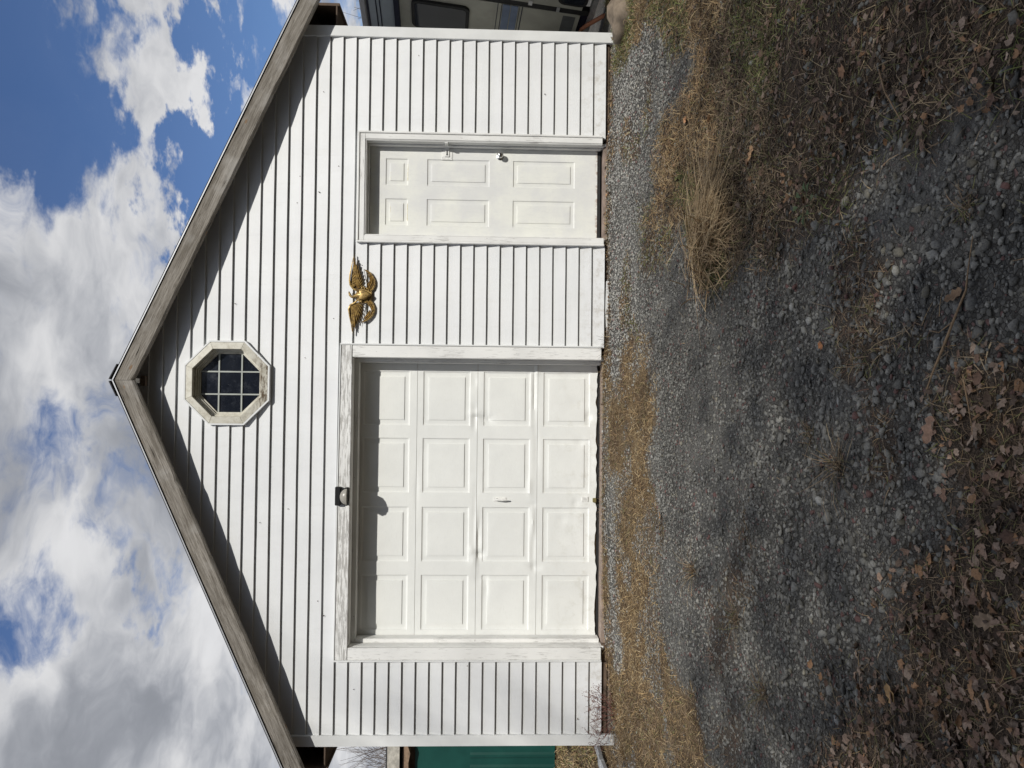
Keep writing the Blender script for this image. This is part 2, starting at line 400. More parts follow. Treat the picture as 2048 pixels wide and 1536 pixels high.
def make_terrain():
    def axis(lo, hi, st, far):
        a = list(np.arange(lo, hi + 1e-6, st)); k = st
        while a[-1] < far: k *= 1.35; a.append(a[-1] + k)
        k = st
        while a[0] > -far: k *= 1.35; a.insert(0, a[0] - k)
        return np.array(a)
    xs = axis(-2.2, 8.6, .045, 900); ys = axis(-6.2, 1.0, .045, 900)
    X, Y = np.meshgrid(xs, ys); V = np.stack([X, Y, zfine(X, Y)], -1).reshape(-1, 3)
    nx, ny = len(xs), len(ys); i, j = np.meshgrid(np.arange(nx - 1), np.arange(ny - 1)); a = (j * nx + i).ravel()
    Fc = np.stack([a, a + 1, a + nx + 1, a + nx], 1)
    L, G, B = zones(V[:, 0], V[:, 1]); far = np.hypot(V[:, 0] - 3, V[:, 1]) > 14
    G = np.where(far, 1, G); L = np.where(far, 0, L)
    me = fast_mesh('ground', V, Fc, M_GROUND, np.stack([L, G, B], 1), 'zone')
    me.polygons.foreach_set('use_smooth', [True] * len(me.polygons))
    tag(link('ground', me), kind='structure')
make_terrain()

# ------------------------------------------------------------------ the garage
W = 6.54; XC = 3.261; ZR = 4.339; SL = .4545; S = .12124; OV = .20; DEEP = 7.5
EAVE = .215
gar = thing('garage_building', 'white vinyl sided gabled garage with a panelled overhead door and a six panel entry door', 'garage', (XC, 0, -.1))
zroof = lambda x: ZR - SL * abs(x - XC)            # top of the roof deck
HOLES = [(.78, 3.605, 2.395), (4.56, 5.548, 2.258)]
OC = (3.252, 3.413); OR = .352
def intervals(z, x0=.088, x1=6.452, drop=.045):
    h = (ZR - drop - z) / SL
    iv = [(max(x0, XC - h), min(x1, XC + h))]
    cuts = [(a, b) for a, b, t in HOLES if z < t]
    dz = abs(z - OC[1])
    if dz < OR: wv = min(OR, 1.4142 * OR - dz); cuts.append((OC[0] - wv, OC[0] + wv))
    for a, b in sorted(cuts):
        o = []
        for p, q in iv:
            if b <= p or a >= q: o.append((p, q)); continue
            if a > p: o.append((p, a))
            if b < q: o.append((b, q))
        iv = o
    return iv
CRIT = [HOLES[0][2], HOLES[1][2], OC[1] - OR, OC[1] + OR, OC[1] - OR * .4142, OC[1] + OR * .4142, zroof(.088) - .045, zroof(6.452) - .045]
def bands(za, zb):
    zs = [za] + sorted(c for c in CRIT if za + .003 < c < zb - .003) + [zb]
    for a, b in zip(zs[:-1], zs[1:]):
        A, B = intervals(a + 5e-4), intervals(b - 5e-4)
        if len(A) != len(B): continue
        for (p, q), (r, s) in zip(A, B):
            if q - p > 0 or s - r > 0: yield a, b, p, q, r, s
def wall_back():
    m = MB(); m2 = [0] + sorted(CRIT) + [ZR - .06]
    for a, b in zip(m2[:-1], m2[1:]):
        for (za, zb, p, q, r, s) in bands(a, b):
            m.prism([(p, za), (q, za), (max(s, r + .001), zb), (r, zb)], .031, .09)
    # side and rear walls
    m.box(.02, .10, .095, DEEP - .1, -.06, zroof(0) - .06); m.box(W - .10, W - .02, .095, DEEP - .1, -.06, zroof(W) - .06)
    m.box(.101, W - .101, DEEP - .19, DEEP - .11, -.06, zroof(0) - .08)
    m.prism([(.101, zroof(0) - .079), (W - .101, zroof(W) - .079), (XC, ZR - .09)], DEEP - .19, DEEP - .11)
    m.build('wall', M_TRIM, gar)
wall_back()
def siding():
    seams = {}
    for k in range(0, 36, 2): seams[k] = [rnd.uniform(.8, 3.0), rnd.uniform(3.7, 5.9)] if k > 18 else []
    seams[20] = [3.95, 1.9]; seams[22] = [4.2]; seams[24] = [2.5, 5.2]; seams[26] = [1.86, 4.6]
    for k in range(36):
        za, zb = k * S, (k + 1) * S + .002
        planks = []
        for (a, b, p, q, r, s) in bands(za, min(zb, ZR - .05)):
            cutx = [c for c in seams.get(k - k % 2, []) if p + .15 < c < q - .15] if a == za else []
            if a == za:
                e = [p] + sorted(cutx) + [q]
                for i in range(len(e) - 1):
                    t0 = r if i == 0 else e[i]; t1 = s if i == len(e) - 2 else e[i + 1]
                    planks.append([[(a, b, e[i], e[i + 1], t0, t1)], (i % 2) * .0012])
            else:
                best = min(range(len(planks)), key=lambda i: abs(sum(planks[i][0][0][2:4]) / 2 - (p + q) / 2) - (10 if planks[i][0][0][2] < (p + q) / 2 < planks[i][0][0][3] else 0)) if planks else None
                if best is None: planks.append([[(a, b, p, q, r, s)], 0])
                else: planks[best][0].append((a, b, p, q, r, s))
        for segs, lift in planks:
            m = MB()
            for (a, b, p, q, r, s) in segs:
                n = max(2, int((q - p) / .22)); rows = []
                lv = [a, a + (b - a) * .5, b]
                prof = lambda z: .0 + .024 * ((z - za) / S) ** 1.15 + .0012 * math.sin(math.pi * (z - za) / S)
                wob = lambda x: .0030 * (noise.noise(Vector((x * .9, k * 1.7, 0)))) + .0012 * noise.noise(Vector((x * 4, k * 3.1, 5)))
                bul = lambda x, z: .0022 * noise.noise(Vector((x * 1.9, z * 7, 9)))
                V = []
                for li, z in enumerate(lv):
                    f = (z - a) / (b - a); x0 = p + (r - p) * f; x1 = q + (s - q) * f
                    for i in range(n + 1):
                        x = x0 + (x1 - x0) * i / n
                        V.append((x, prof(z) - lift + bul(x, z), z + (wob(x) if (li == 0 and a == za) else 0)))
                fs = [(j * (n + 1) + i, j * (n + 1) + i + 1, (j + 1) * (n + 1) + i + 1, (j + 1) * (n + 1) + i) for j in range(2) for i in range(n)]
                m.add(V, fs)
                if a == za:   # butt edge and its return
                    lo = V[:n + 1]; m.add(lo + [(x, .0285, z + .001) for x, y, z in lo], [(i, i + n + 1, i + n + 2, i + 1) for i in range(n)])
            o = m.build('siding_plank', M_VINYL, gar)
siding()

def corner(x0, x1, zb, xm):
    m = MB(); o = .014
    zt0, zt1 = zroof(x0) - .05, zroof(x1) - .05
    m.prism([(x0, zb), (x1, zb), (x1, zt1), (x0, zt0)], -o, .02)
    if x0 < 1: m.box(x0 - .001, x0 + .02, .021, .11, zb, zt0)
    else: m.box(x1 - .02, x1 + .001, .021, .11, zb, zt1)
    ob = m.build('corner_board', M_TRIM, gar, bevel=.0025)
corner(0, .096, -.125, 0); corner(6.444, 6.541, -.075, 0)

# foundation, sill
m = MB(); m.box(.03, .90, .045, .25, -.35, -.055); m.box(3.49, 4.62, .045, .25, -.35, -.03); m.box(5.50, 6.50, .045, .25, -.35, -.04)
m.box(.03, W - .03, .26, DEEP - .12, -.9, -.07); m.build('foundation', M_CONC, gar, bevel=.01)
m = MB(); m.box(.03, .90, .03, .2, -.05, -.001); m.box(3.49, 4.62, .03, .2, -.025, -.001); m.box(5.50, 6.50, .03, .2, -.035, -.001); m.build('sill_plate', M_DARKWOOD, gar)

# roof
def roof():
    for sgn, xe in ((-1, XC - 3.50), (1, XC + 3.50)):
        ang = math.atan(SL) * -sgn; L = abs(xe - XC) / math.cos(ang)
        ca, sa = math.cos(math.atan(SL)), math.sin(math.atan(SL))
        P = lambda u, v: (XC + sgn * (u * ca + v * sa), ZR - u * sa + v * ca)     # u down the slope, v out of it
        # shingle slab over a plywood deck
        m = MB(); m.prism([P(0, 0), P(L + .02, 0), P(L + .02, .012), P(0, .012)], -OV - .004, DEEP + .1); m.build('shingle_slope', M_SHINGLE, gar)
        m = MB(); m.prism([P(.0, -.024), P(L, -.024), P(L, -.002), P(0, -.002)], -OV + .042, DEEP + .05); m.build('roof_deck', M_DARKWOOD, gar)
        m = MB(); m.prism([P(.0, -.007), P(L + .01, -.007), P(L + .01, .002), P(0, .002)], -OV - .010, -OV - .0045); m.build('drip_edge', M_DRIP, gar)
        # fascia: board local x runs down the slope
        bw = .150; me = bpy.data.meshes.new('fascia_board')
        n = 60; V = []; Fc = []
        for i in range(n + 1):
            x = L * 1.0 * i / n; cut = -.0
            wz = .004 * noise.noise(Vector((x * 3, sgn, 0))) + .0025 * noise.noise(Vector((x * 11, sgn, 4)))
            nick = -.012 * max(0, noise.noise(Vector((x * 6.3, sgn * 4, 8))) - .42) * 4
            for (yy, zz) in ((0, -.004), (0, -bw + .014 + wz - nick), (.012, -bw + wz - nick), (.04, -bw + wz), (.04, -.004)):
                # plumb cut at the ridge
                xx = x + (-zz * SL if i == 0 else 0)
                V.append((xx, yy, zz))
        for i in range(n):
            for j in range(5): Fc.append((i * 5 + j, i * 5 + (j + 1) % 5, (i + 1) * 5 + (j + 1) % 5, (i + 1) * 5 + j))
        Fc += [(4, 3, 2, 1, 0), tuple(n * 5 + j for j in range(5))]
        V = [((x if sgn > 0 else -x), y, z) for x, y, z in V]
        me.from_pydata(V, [], Fc); me.materials.append(M_WOOD)
        import bmesh
        bm = bmesh.new(); bm.from_mesh(me); bmesh.ops.recalc_face_normals(bm, faces=bm.faces); bm.to_mesh(me); bm.free()
        o = link('fascia_board', me, None, gar, (sgn * .0015, -OV - .0, ZR - .014 + .1)); o.rotation_euler = (0, math.atan(SL) * sgn, 0)
        # eave: side fascia, soffit, rafters
        xo = W + EAVE if sgn > 0 else -EAVE
        m = MB(); zt = zroof(xo) - .03
        m.box(min(xo, xo - sgn * .025), max(xo, xo - sgn * .025), .0, DEEP, 2.465, zt); m.build('eave_board', M_DARKWOOD, gar)
        m = MB(); xi = W + .003 if sgn > 0 else -.003
        m.box(min(xi, xo - sgn * .026), max(xi, xo - sgn * .026), .0, DEEP, 2.485, 2.497); m.build('soffit', M_DARKWOOD, gar)
        for k in range(8):
            y = .05 + k * 1.02
            m = MB(); m.prism([P(.05, -.15), P(L - .12, -.15), P(L - .12, -.026), P(.05, -.026)], y + .1, y + .14) if k else None
            if k: m.build('rafter', M_DARKWOOD, gar)
        # ridge cap pieces
        m = MB()
        for q in range(27):
            y0 = -OV - .02 + q * .28
            m.prism([P(-.001, .014 + .004), P(.145, .016), P(.145, .022), P(-.001, .027)], y0, y0 + .30)
        tag(m.build('ridge_cap', M_SHINGLE, gar), kind='stuff')
    m = MB(); m.box(XC - .02, XC + .02, -OV + .043, .5, ZR - .17, ZR - .035); m.build('ridge_board', M_OLDX, gar)
    m = MB(); m.box(XC - .045, XC + .045, -.06, -.012, ZR - .215, ZR - .175); m.build('ridge_block', M_DARKWOOD, gar)
roof()

# casings -------------------------------------------------------------------
def strip(m, x0, x1, z0, z1, y0, y1): m.box(x0, x1, y0, y1, z0, z1)
def casing_part(name, boxes, mat, par=gar, bevel=.003):
    m = MB(); [m.box(*b) for b in boxes]; return m.build(name, mat, par, bevel=bevel)
# garage door opening
casing_part('door_casing', [(.776, .882, -.030, .02, .012, 2.298)], M_OLDZ)
casing_part('door_casing', [(3.498, 3.606, -.030, .02, .028, 2.292)], M_OLDZ)
m = MB(); m.prism([(.776, 2.3005), (3.606, 2.2945), (3.606, 2.392), (.776, 2.410)], -.034, .02); tag(m.build('door_casing', M_PEEL, gar, bevel=.003), 'peeling header board above the overhead door')
casing_part('casing_bead', [(.760, .7745, -.040, .02, .010, 2.424)], M_TRIM)
casing_part('casing_bead', [(3.6075, 3.622, -.040, .02, .026, 2.404)], M_TRIM)
m = MB(); m.prism([(.776, 2.4115), (3.6060, 2.3935), (3.6060, 2.4045), (.776, 2.4245)], -.040, .02); m.build('casing_bead', M_TRIM, gar, bevel=.003)
GY = .235
casing_part('jamb', [(.846, .8835, .022, GY + .03, -.02, 2.33), ], M_OLDZ)
casing_part('jamb', [(3.4965, 3.534, .022, GY + .03, -.02, 2.33)], M_OLDZ)
casing_part('jamb', [(.884, 3.496, .022, GY + .03, 2.297, 2.334)], M_OLDX)
casing_part('door_stop', [(.884, .920, .115, GY - .006, .01, 2.257)], M_OLDZ)
casing_part('door_stop', [(3.459, 3.496, .115, GY - .006, .01, 2.257)], M_OLDZ)
casing_part('door_stop', [(.884, 3.496, .115, GY - .006, 2.2575, 2.2965)], M_OLDX)
casing_part('threshold', [(.80, 3.60, .06, .42, -.20, -.004)], M_SILL, bevel=.008)
# entry door opening
casing_part('entry_casing', [(4.565, 4.612, -.026, .02, .012, 2.206)], M_OLDZ); casing_part('entry_casing', [(5.496, 5.548, -.026, .02, .03, 2.206)], M_OLDZ)
casing_part('entry_casing', [(4.565, 5.548, -.026, .02, 2.2065, 2.255)], M_OLDX)
casing_part('casing_bead', [(4.546, 4.5635, -.036, .02, .010, 2.273)], M_OLDZ); casing_part('casing_bead', [(5.5495, 5.567, -.036, .02, .028, 2.273)], M_OLDZ)
casing_part('casing_bead', [(4.5645, 5.5485, -.036, .02, 2.2565, 2.273)], M_OLDX)
casing_part('casing_bead', [(4.6125, 4.6225, -.018, .02, .012, 2.2055)], M_OLDZ); casing_part('casing_bead', [(5.4855, 5.4955, -.018, .02, .03, 2.2055)], M_OLDZ)
casing_part('casing_bead', [(4.6230, 5.4850, -.018, .02, 2.1955, 2.2055)], M_OLDX)
EY = .115
casing_part('jamb', [(4.597, 4.622, .022, EY + .05, -.01, 2.22)], M_OLDZ); casing_part('jamb', [(5.4855, 5.511, .022, EY + .05, -.01, 2.22)], M_OLDZ)
casing_part('jamb', [(4.6225, 5.485, .022, EY + .05, 2.1955, 2.22)], M_OLDX)
casing_part('door_stop', [(5.4705, 5.4850, .06, EY - .003, .03, 2.183)], M_OLDZ); casing_part('door_stop', [(4.6225, 5.485, .06, EY - .003, 2.1835, 2.195)], M_OLDX)
casing_part('threshold', [(4.60, 5.51, .03, .30, -.12, .012)], M_SILL, bevel=.006)
casing_part('door_sweep', [(4.63, 5.48, EY + .004, EY + .03, .028, .062)], M_RUBBER, bevel=0)

# panelled door skins --------------------------------------------------------
def panel_relief(dx, dz, prof):
    """depth (positive = into the door) for a point dx,dz metres inside the panel's outer edge"""
    d = min(dx, dz)
    if d <= 0: return 0
    for (a, ya), (b, yb) in zip(prof[:-1], prof[1:]):
        if d <= b: return ya + (yb - ya) * (d - a) / (b - a)
    return prof[-1][1]
def skin(name, mat, parent, x0, x1, z0, z1, yf, rect=None, prof=None, holes=(), extra=None, jag=None, step=.03, thick=.012):
    """a sheet in the xz plane with relief; holes are left out (their panels fill them)"""
    xs = {x0, x1}; zs = {z0, z1}
    for h in holes: xs |= {h[0], h[1]}; zs |= {h[2], h[3]}
    if rect:
        for d, _ in prof:
            xs |= {rect[0] + d, rect[1] - d}; zs |= {rect[2] + d, rect[3] - d}
    def fill(s):
        s = sorted(s); o = []
        for a, b in zip(s[:-1], s[1:]):
            n = max(1, int(math.ceil((b - a) / step))); o += [a + (b - a) * i / n for i in range(n)]
        return o + [s[-1]]
    xs, zs = fill(xs), fill(zs); V = []; idx = {}
    for j, z in enumerate(zs):
        for i, x in enumerate(xs):
            y = yf
            if rect: y += panel_relief(min(x - rect[0], rect[1] - x), min(z - rect[2], rect[3] - z), prof)
            if extra: y += extra(x, z)
            zz = z
            if jag and j == 0: zz = z + jag(x)
            V.append((x, y, zz))
    nx = len(xs); Fc = []
    for j in range(len(zs) - 1):
        for i in range(nx - 1):
            cx, cz = (xs[i] + xs[i + 1]) / 2, (zs[j] + zs[j + 1]) / 2
            if any(h[0] < cx < h[1] and h[2] < cz < h[3] for h in holes): continue
            a = j * nx + i; Fc.append((a, a + 1, a + nx + 1, a + nx))
    m = MB(); m.add(V, Fc)
    # edge returns
    if not rect:
        for row in (0, len(zs) - 1):
            A = V[row * nx:(row + 1) * nx]; m.add(A + [(x, y + thick, z) for x, y, z in A], [(i, i + 1, i + nx + 1, i + nx) for i in range(nx - 1)])
    return m.build(name, mat, parent, smooth=True)
GP = [(0, 0), (.008, .009), (.016, .0105), (.052, .0085), (.0535, .0015), (.060, .001)]
gdoor = thing('garage_door', None, None, (0, 0, 0)); gdoor.parent = gar; gdoor.location = (2.19 - XC, GY, .1)
gdoor['label'] = 'ivory sectional overhead door, dented, four rows of four raised panels'
for k_ in ('category',):
    if k_ in gdoor: del gdoor[k_]
DENTS = [(2.94, 1.10, .035, .09, .014), (2.99, 1.19, .02, .05, -.010), (1.66, 1.12, .04, .03, .016), (1.86, 1.16, .22, .012, -.008), (1.71, 1.20, .03, .03, -.010), (1.36, 1.06, .10, .012, .008), (3.20, .62, .30, .010, .010), (3.42, .60, .05, .03, -.010), (1.95, .63, .14, .012, -.009), (1.55, .60, .03, .05, .010), (2.14, .63, .012, .04, .007), (2.27, 1.72, .2, .01, .005), (2.97, .10, .05, .03, .010), (2.55, .08, .2, .02, .006), (2.95, 1.185, .10, .02, .010), (2.93, 1.15, .03, .06, -.009), (1.78, 1.14, .16, .018, .009), (1.60, 1.19, .05, .05, -.007), (2.1, 1.17, .3, .012, .004),
         (1.75, .62, .2, .012, .006), (2.62, .60, .3, .012, .005), (2.3, .66, .08, .02, -.006), (2.0, .35, .03, .04, .005), (2.15, .22, .04, .03, .006), (2.35, .27, .02, .02, .004),
         (1.45, 1.12, .05, .05, .006), (2.72, .18, .05, .05, .005), (3.1, .2, .04, .1, .004), (3.3, 1.2, .06, .04, .005)]
def dent(x, z):
    y = .0022 * noise.noise(Vector((x * 2.5, z * 3, 2))) + .0008 * noise.noise(Vector((x * 11, z * 14, 7)))
    for a, b, sx, sz, amt in DENTS:
        q = ((x - a) / sx) ** 2 + ((z - b) / sz) ** 2
        if q < 6: y += 1.5 * amt * math.exp(-q) * (1 + .6 * noise.noise(Vector((x * 30, z * 30, 1))))
    return y
ZS = [.035, .590, 1.159, 1.7275, 2.279]
PX = [(.964, 1.476), (1.600, 2.112), (2.244, 2.757), (2.875, 3.386)]
def jag(x): return .030 * max(0, noise.noise(Vector((x * 3.1, 0, 3))) + .15) + .012 * noise.noise(Vector((x * 14, 1, 3))) - .012
for i in range(4):
    z0, z1 = ZS[i] + .0015, ZS[i + 1] - .0015
    ph = (z0 + .066, z1 - .054)
    if i == 0: ph = (z0 + .056, z1 - .052)
    if i == 3: ph = (z0 + .066, z1 - .050)
    holes = [(a, b, ph[0], ph[1]) for a, b in PX]
    skin('door_section', M_GDOOR, gdoor, .898, 3.482, z0, z1, GY, holes=holes, extra=lambda x, z: dent(x, z) + (.004 if False else 0), jag=jag if i == 0 else None, step=.022)
    for h in holes:
        skin('raised_panel', M_GDOOR, gdoor, h[0], h[1], h[2], h[3], GY, rect=h, prof=GP, extra=dent, step=.022)
m = MB(); m.box(.90, 3.48, GY + .032, GY + .06, .022, 2.279); m.build('door_core', M_TAN, gdoor)
m = MB(); m.box(.90, 3.48, GY + .02, GY + .045, -.003, .020); m.build('bottom_seal', M_RUBBER, gdoor)
# handle and escutcheon
m = MB(); m.box(2.165, 2.205, GY - .006, GY + .004, .880, 1.000); o = m.build('handle_plate', M_HWPAINT, gdoor, bevel=.002)
m = MB(); m.tube([(2.185, GY - .004, .925), (2.185, GY - .045, .925)], .010, 10); m.tube([(2.186, GY - .040, .985), (2.186, GY - .047, .925), (2.183, GY - .040, .868)], [.007, .012, .006], 8); m.build('handle', M_HWPAINT, gdoor, smooth=True)
m = MB(); m.lathe([(.012, -.012), (.012, .002)], (2.185, GY - .004, .965), 'y', 12); m.build('lock_cylinder', M_STEEL, gdoor)
m = MB(); m.box(2.17, 2.215, GY - .008, GY + .003, .105, .165); [m.box(2.182 + i * .009, 2.186 + i * .009, GY - .0095, GY - .0082, .115, .155) for i in range(3)]; m.build('vent_plate', M_HWPAINT, gdoor, bevel=.0015)
m = MB(); m.box(2.165, 2.205, GY - .030, GY + .002, .030, .062); m.build('latch_block', plain('brass_latch', (.30, .26, .12), .4, .6), gdoor, bevel=.003)

# entry door
edoor = thing('entry_door', None, None, (0, 0, 0)); edoor.parent = gar; edoor.location = (5.06 - XC, EY, .1)
EX0, EX1, EZ0, EZ1 = 4.640, 5.472, .058, 2.181
EPX = [(EX1 - .358, EX1 - .108), (EX1 - .735, EX1 - .483)]
EPZ = [(EZ0 + .212, EZ0 + .792), (EZ0 + 1.012, EZ0 + 1.594), (EZ0 + 1.769, EZ0 + 1.979)]
eh = [(a, b, c, d) for a, b in EPX for c, d in EPZ]
EP = [(0, 0), (.007, .008), (.014, .009), (.042, .007), (.0432, .001), (.05, .0005)]
def edent(x, z):
    y = .0006 * noise.noise(Vector((x * 5, z * 5, 2)))
    for a, b, sx, sz, amt in [(5.33, .74, .05, .03, .004), (5.42, .80, .08, .010, .003), (5.27, .86, .03, .05, .002)]:
        q = ((x - a) / sx) ** 2 + ((z - b) / sz) ** 2; y += amt * math.exp(-min(q, 20))
    return y
skin('door_slab', M_EDOOR, edoor, EX0, EX1, EZ0, EZ1, EY, holes=eh, extra=edent, step=.04, thick=.04)
for h in eh: skin('raised_panel', M_EDOOR, edoor, *h, EY, rect=h, prof=EP, extra=edent, step=.04)
M_CAULK = plain('yellowed_caulk', (.62, .56, .36), .6, var=.2, sc_=60)
for h in eh:
    if h[2] > 1.5:
        for zz in (h[2] + .004, h[3] - .047):
            m = MB(); pts = [(h[0] + .045 + t * (h[1] - h[0] - .09) / 9, EY + .003, zz + rnd.uniform(-.002, .002)) for t in range(10)]
            m.tube(pts, [rnd.uniform(.0012, .0035) for _ in pts], 5)
            m.build('caulk_bead', M_CAULK, edoor)
kx, kz = EX1 - .072, .972
m = MB(); m.lathe([(.004, .004), (.033, .003), (.033, -.004), (.024, -.008), (.012, -.012), (.011, -.026), (.018, -.034), (.027, -.044), (.029, -.054), (.026, -.064), (.017, -.071), (.006, -.073)], (kx, EY, kz), 'y', 24)
m.build('door_knob', M_CHROME, edoor, smooth=True)
m = MB(); m.box(EX1 - .112, EX1 - .012, EY - .005, EY - .0005, 1.418, 1.522); m.build('hasp_plate', M_HWPAINT, edoor, bevel=.002)
m = MB(); m.box(EX1 - .085, EX1 + .008, EY - .014, EY - .0065, 1.448, 1.490); m.tube([(EX1 + .004, EY - .012, 1.445), (EX1 + .004, EY - .012, 1.492)], .009, 8); m.build('hasp_strap', M_HWPAINT, edoor, bevel=.0015)
m = MB(); m.box(EX1 - .071, EX1 - .028, EY - .0155, EY - .0142, 1.463, 1.474); m.lathe([(.008, -.0158), (.008, -.0143)], (EX1 - .066, EY, 1.4685), 'y', 10); m.build('hasp_slot', M_BLACK, edoor)
m = MB(); m.box(5.4745, 5.4850, EY - .06, EY - .02, 1.43, 1.51); m.box(5.4735, 5.4840, -.014, EY - .062, 1.455, 1.485); m.build('strike_plate', M_HWPAINT, gar, bevel=.0015)
for dx in (-.095, -.028):
    for dz in (1.43, 1.51):
        m = MB(); m.lathe([(.004, -.0075), (.004, -.0045)], (EX1 + dx, EY, dz), 'y', 8); m.build('screw', M_STEEL, edoor)

# ------------------------------------------------------------------ octagon window
win = thing('octagon_window', None, None); win.parent = gar; win.location = (OC[0] - XC, 0, OC[1] + .1)
def octa(r): return [(OC[0] + r / math.cos(math.pi / 8) * math.cos(math.pi / 8 + k * math.pi / 4), OC[1] + r / math.cos(math.pi / 8) * math.sin(math.pi / 8 + k * math.pi / 4)) for k in range(8)]
def oct_ring(name, r0, r1, y0, y1, mat, split=False, y0in=None, bevel=0):
    A, B = octa(r0), octa(r1); yi = y0 if y0in is None else y0in
    for grp in ([[k] for k in range(8)] if split else [list(range(8))]):
        m = MB()
        for k in grp:
            j = (k + 1) % 8; g = .0006 if split else 0
            P = [(A[k][0], yi, A[k][1]), (A[j][0], yi, A[j][1]), (B[j][0], y0, B[j][1]), (B[k][0], y0, B[k][1])]
            P += [(x, y1, z) for x, y, z in P]
            if split:
                cx = sum(p[0] for p in P) / 8; cz = sum(p[2] for p in P) / 8; P = [(cx + (x - cx) * .996, y, cz + (z - cz) * .996) for x, y, z in P]
            m.add(P, [(0, 1, 2, 3), (7, 6, 5, 4), (0, 4, 5, 1), (2, 6, 7, 3), (1, 5, 6, 2), (3, 7, 4, 0)])
        m.build(name, mat, win, bevel=bevel)
oct_ring('outer_flange', .366, .380, -.034, .03, M_TRIM)
oct_ring('trim_piece', .304, .3655, -.030, .03, M_OCTO, split=True, y0in=-.040, bevel=.002)
oct_ring('inner_frame', .291, .3035, .010, .11, M_OCTO)
oct_ring('inner_frame', .280, .2905, .034, .11, M_OCTO)
oct_ring('sash', .266, .2795, .054, .11, M_OCTO)
def clip_oct(x0, x1, z0, z1, r):
    P = [(x0, z0), (x1, z0), (x1, z1), (x0, z1)]
    for k in range(8):
        t = k * math.pi / 4; nx, nz = math.cos(t), math.sin(t); Q = []
        for i in range(len(P)):
            a, b = P[i], P[(i + 1) % len(P)]
            da = r - ((a[0] - OC[0]) * nx + (a[1] - OC[1]) * nz); db = r - ((b[0] - OC[0]) * nx + (b[1] - OC[1]) * nz)
            if da >= 0: Q.append(a)
            if (da >= 0) != (db >= 0): t_ = da / (da - db); Q.append((a[0] + (b[0] - a[0]) * t_, a[1] + (b[1] - a[1]) * t_))
        P = Q
        if not P: return P
    return P
gx = [-.3, -.103, .103, .3]
for i in range(3):
    for j in range(3):
        P = clip_oct(OC[0] + gx[i], OC[0] + gx[i + 1], OC[1] + gx[j], OC[1] + gx[j + 1], .2700)
        if len(P) > 2: m = MB(); m.prism(P, .074 + .0003 * rnd.random(), .079); m.build('pane', M_GLASS, win)
M_MUNT = plain('pale_grey_muntin', (.36, .38, .35), .5, var=.1)
for c in (-.103, .103):
    m = MB(); m.box(OC[0] + c - .0065, OC[0] + c + .0065, .063, .0735, OC[1] - .266, OC[1] + .266); m.build('muntin', M_MUNT, win)
for c in (-.103, .103):
    for a, b in ((-.266, -.110), (-.0960, .0960), (.110, .266)):
        m = MB(); m.box(OC[0] + a, OC[0] + b, .0635, .0733, OC[1] + c - .0065, OC[1] + c + .0065); m.build('muntin', M_MUNT, win)
m = MB(); m.box(OC[0] - .40, OC[0] + .40, .105, .11, OC[1] - .40, OC[1] + .40); m.build('window_backing', M_BLACK, win)

# ------------------------------------------------------------------ flood light over the overhead door
lamp = thing('wall_light', 'small black flood light with a rounded grey lens on the header above the overhead door', 'light', (2.246, -.035, 2.36))
m = MB(); m.box(2.163, 2.329, -.085, -.036, 2.372, 2.420); m.box(2.195, 2.297, -.044, -.0355, 2.300, 2.372); m.build('housing', M_BLACK, lamp, bevel=.006)
def dome(rx, rz, ry, zbase, y0, mat, name, inset=0):
    m = MB(); V = []; n = 16; k = 7
    for i in range(k + 1):
        a = math.pi / 2 * i / k
        for j in range(n + 1):
            t = math.pi * j / n; V.append((2.246 + rx * math.cos(t) * math.cos(a), y0 - ry * math.sin(a), zbase + rz * math.sin(t) * math.cos(a) ** .8))
    Fc = [(i * (n + 1) + j, i * (n + 1) + j + 1, (i + 1) * (n + 1) + j + 1, (i + 1) * (n + 1) + j) for i in range(k) for j in range(n)]
    m.add(V, Fc); b = [(2.246 + rx * math.cos(math.pi / 2 * i / k), y0 - ry * math.sin(math.pi / 2 * i / k), zbase) for i in range(k + 1)]
    b2 = [(2 * 2.246 - x, y, z) for x, y, z in b]; m.add(b + b2[::-1], [tuple(range(len(b) * 2))])
    m.build(name, mat, lamp, smooth=True)
m = MB(); arc = [(2.246 + .082 * math.cos(math.pi * j / 16), 2.303 + .074 * math.sin(math.pi * j / 16)) for j in range(17)]; m.prism(arc, -.112, -.050); m.build('lens_rim', M_BLACK, lamp, bevel=.003)
dome(.072, .064, .045, 2.306, -.1125, M_GREYLENS, 'lens')

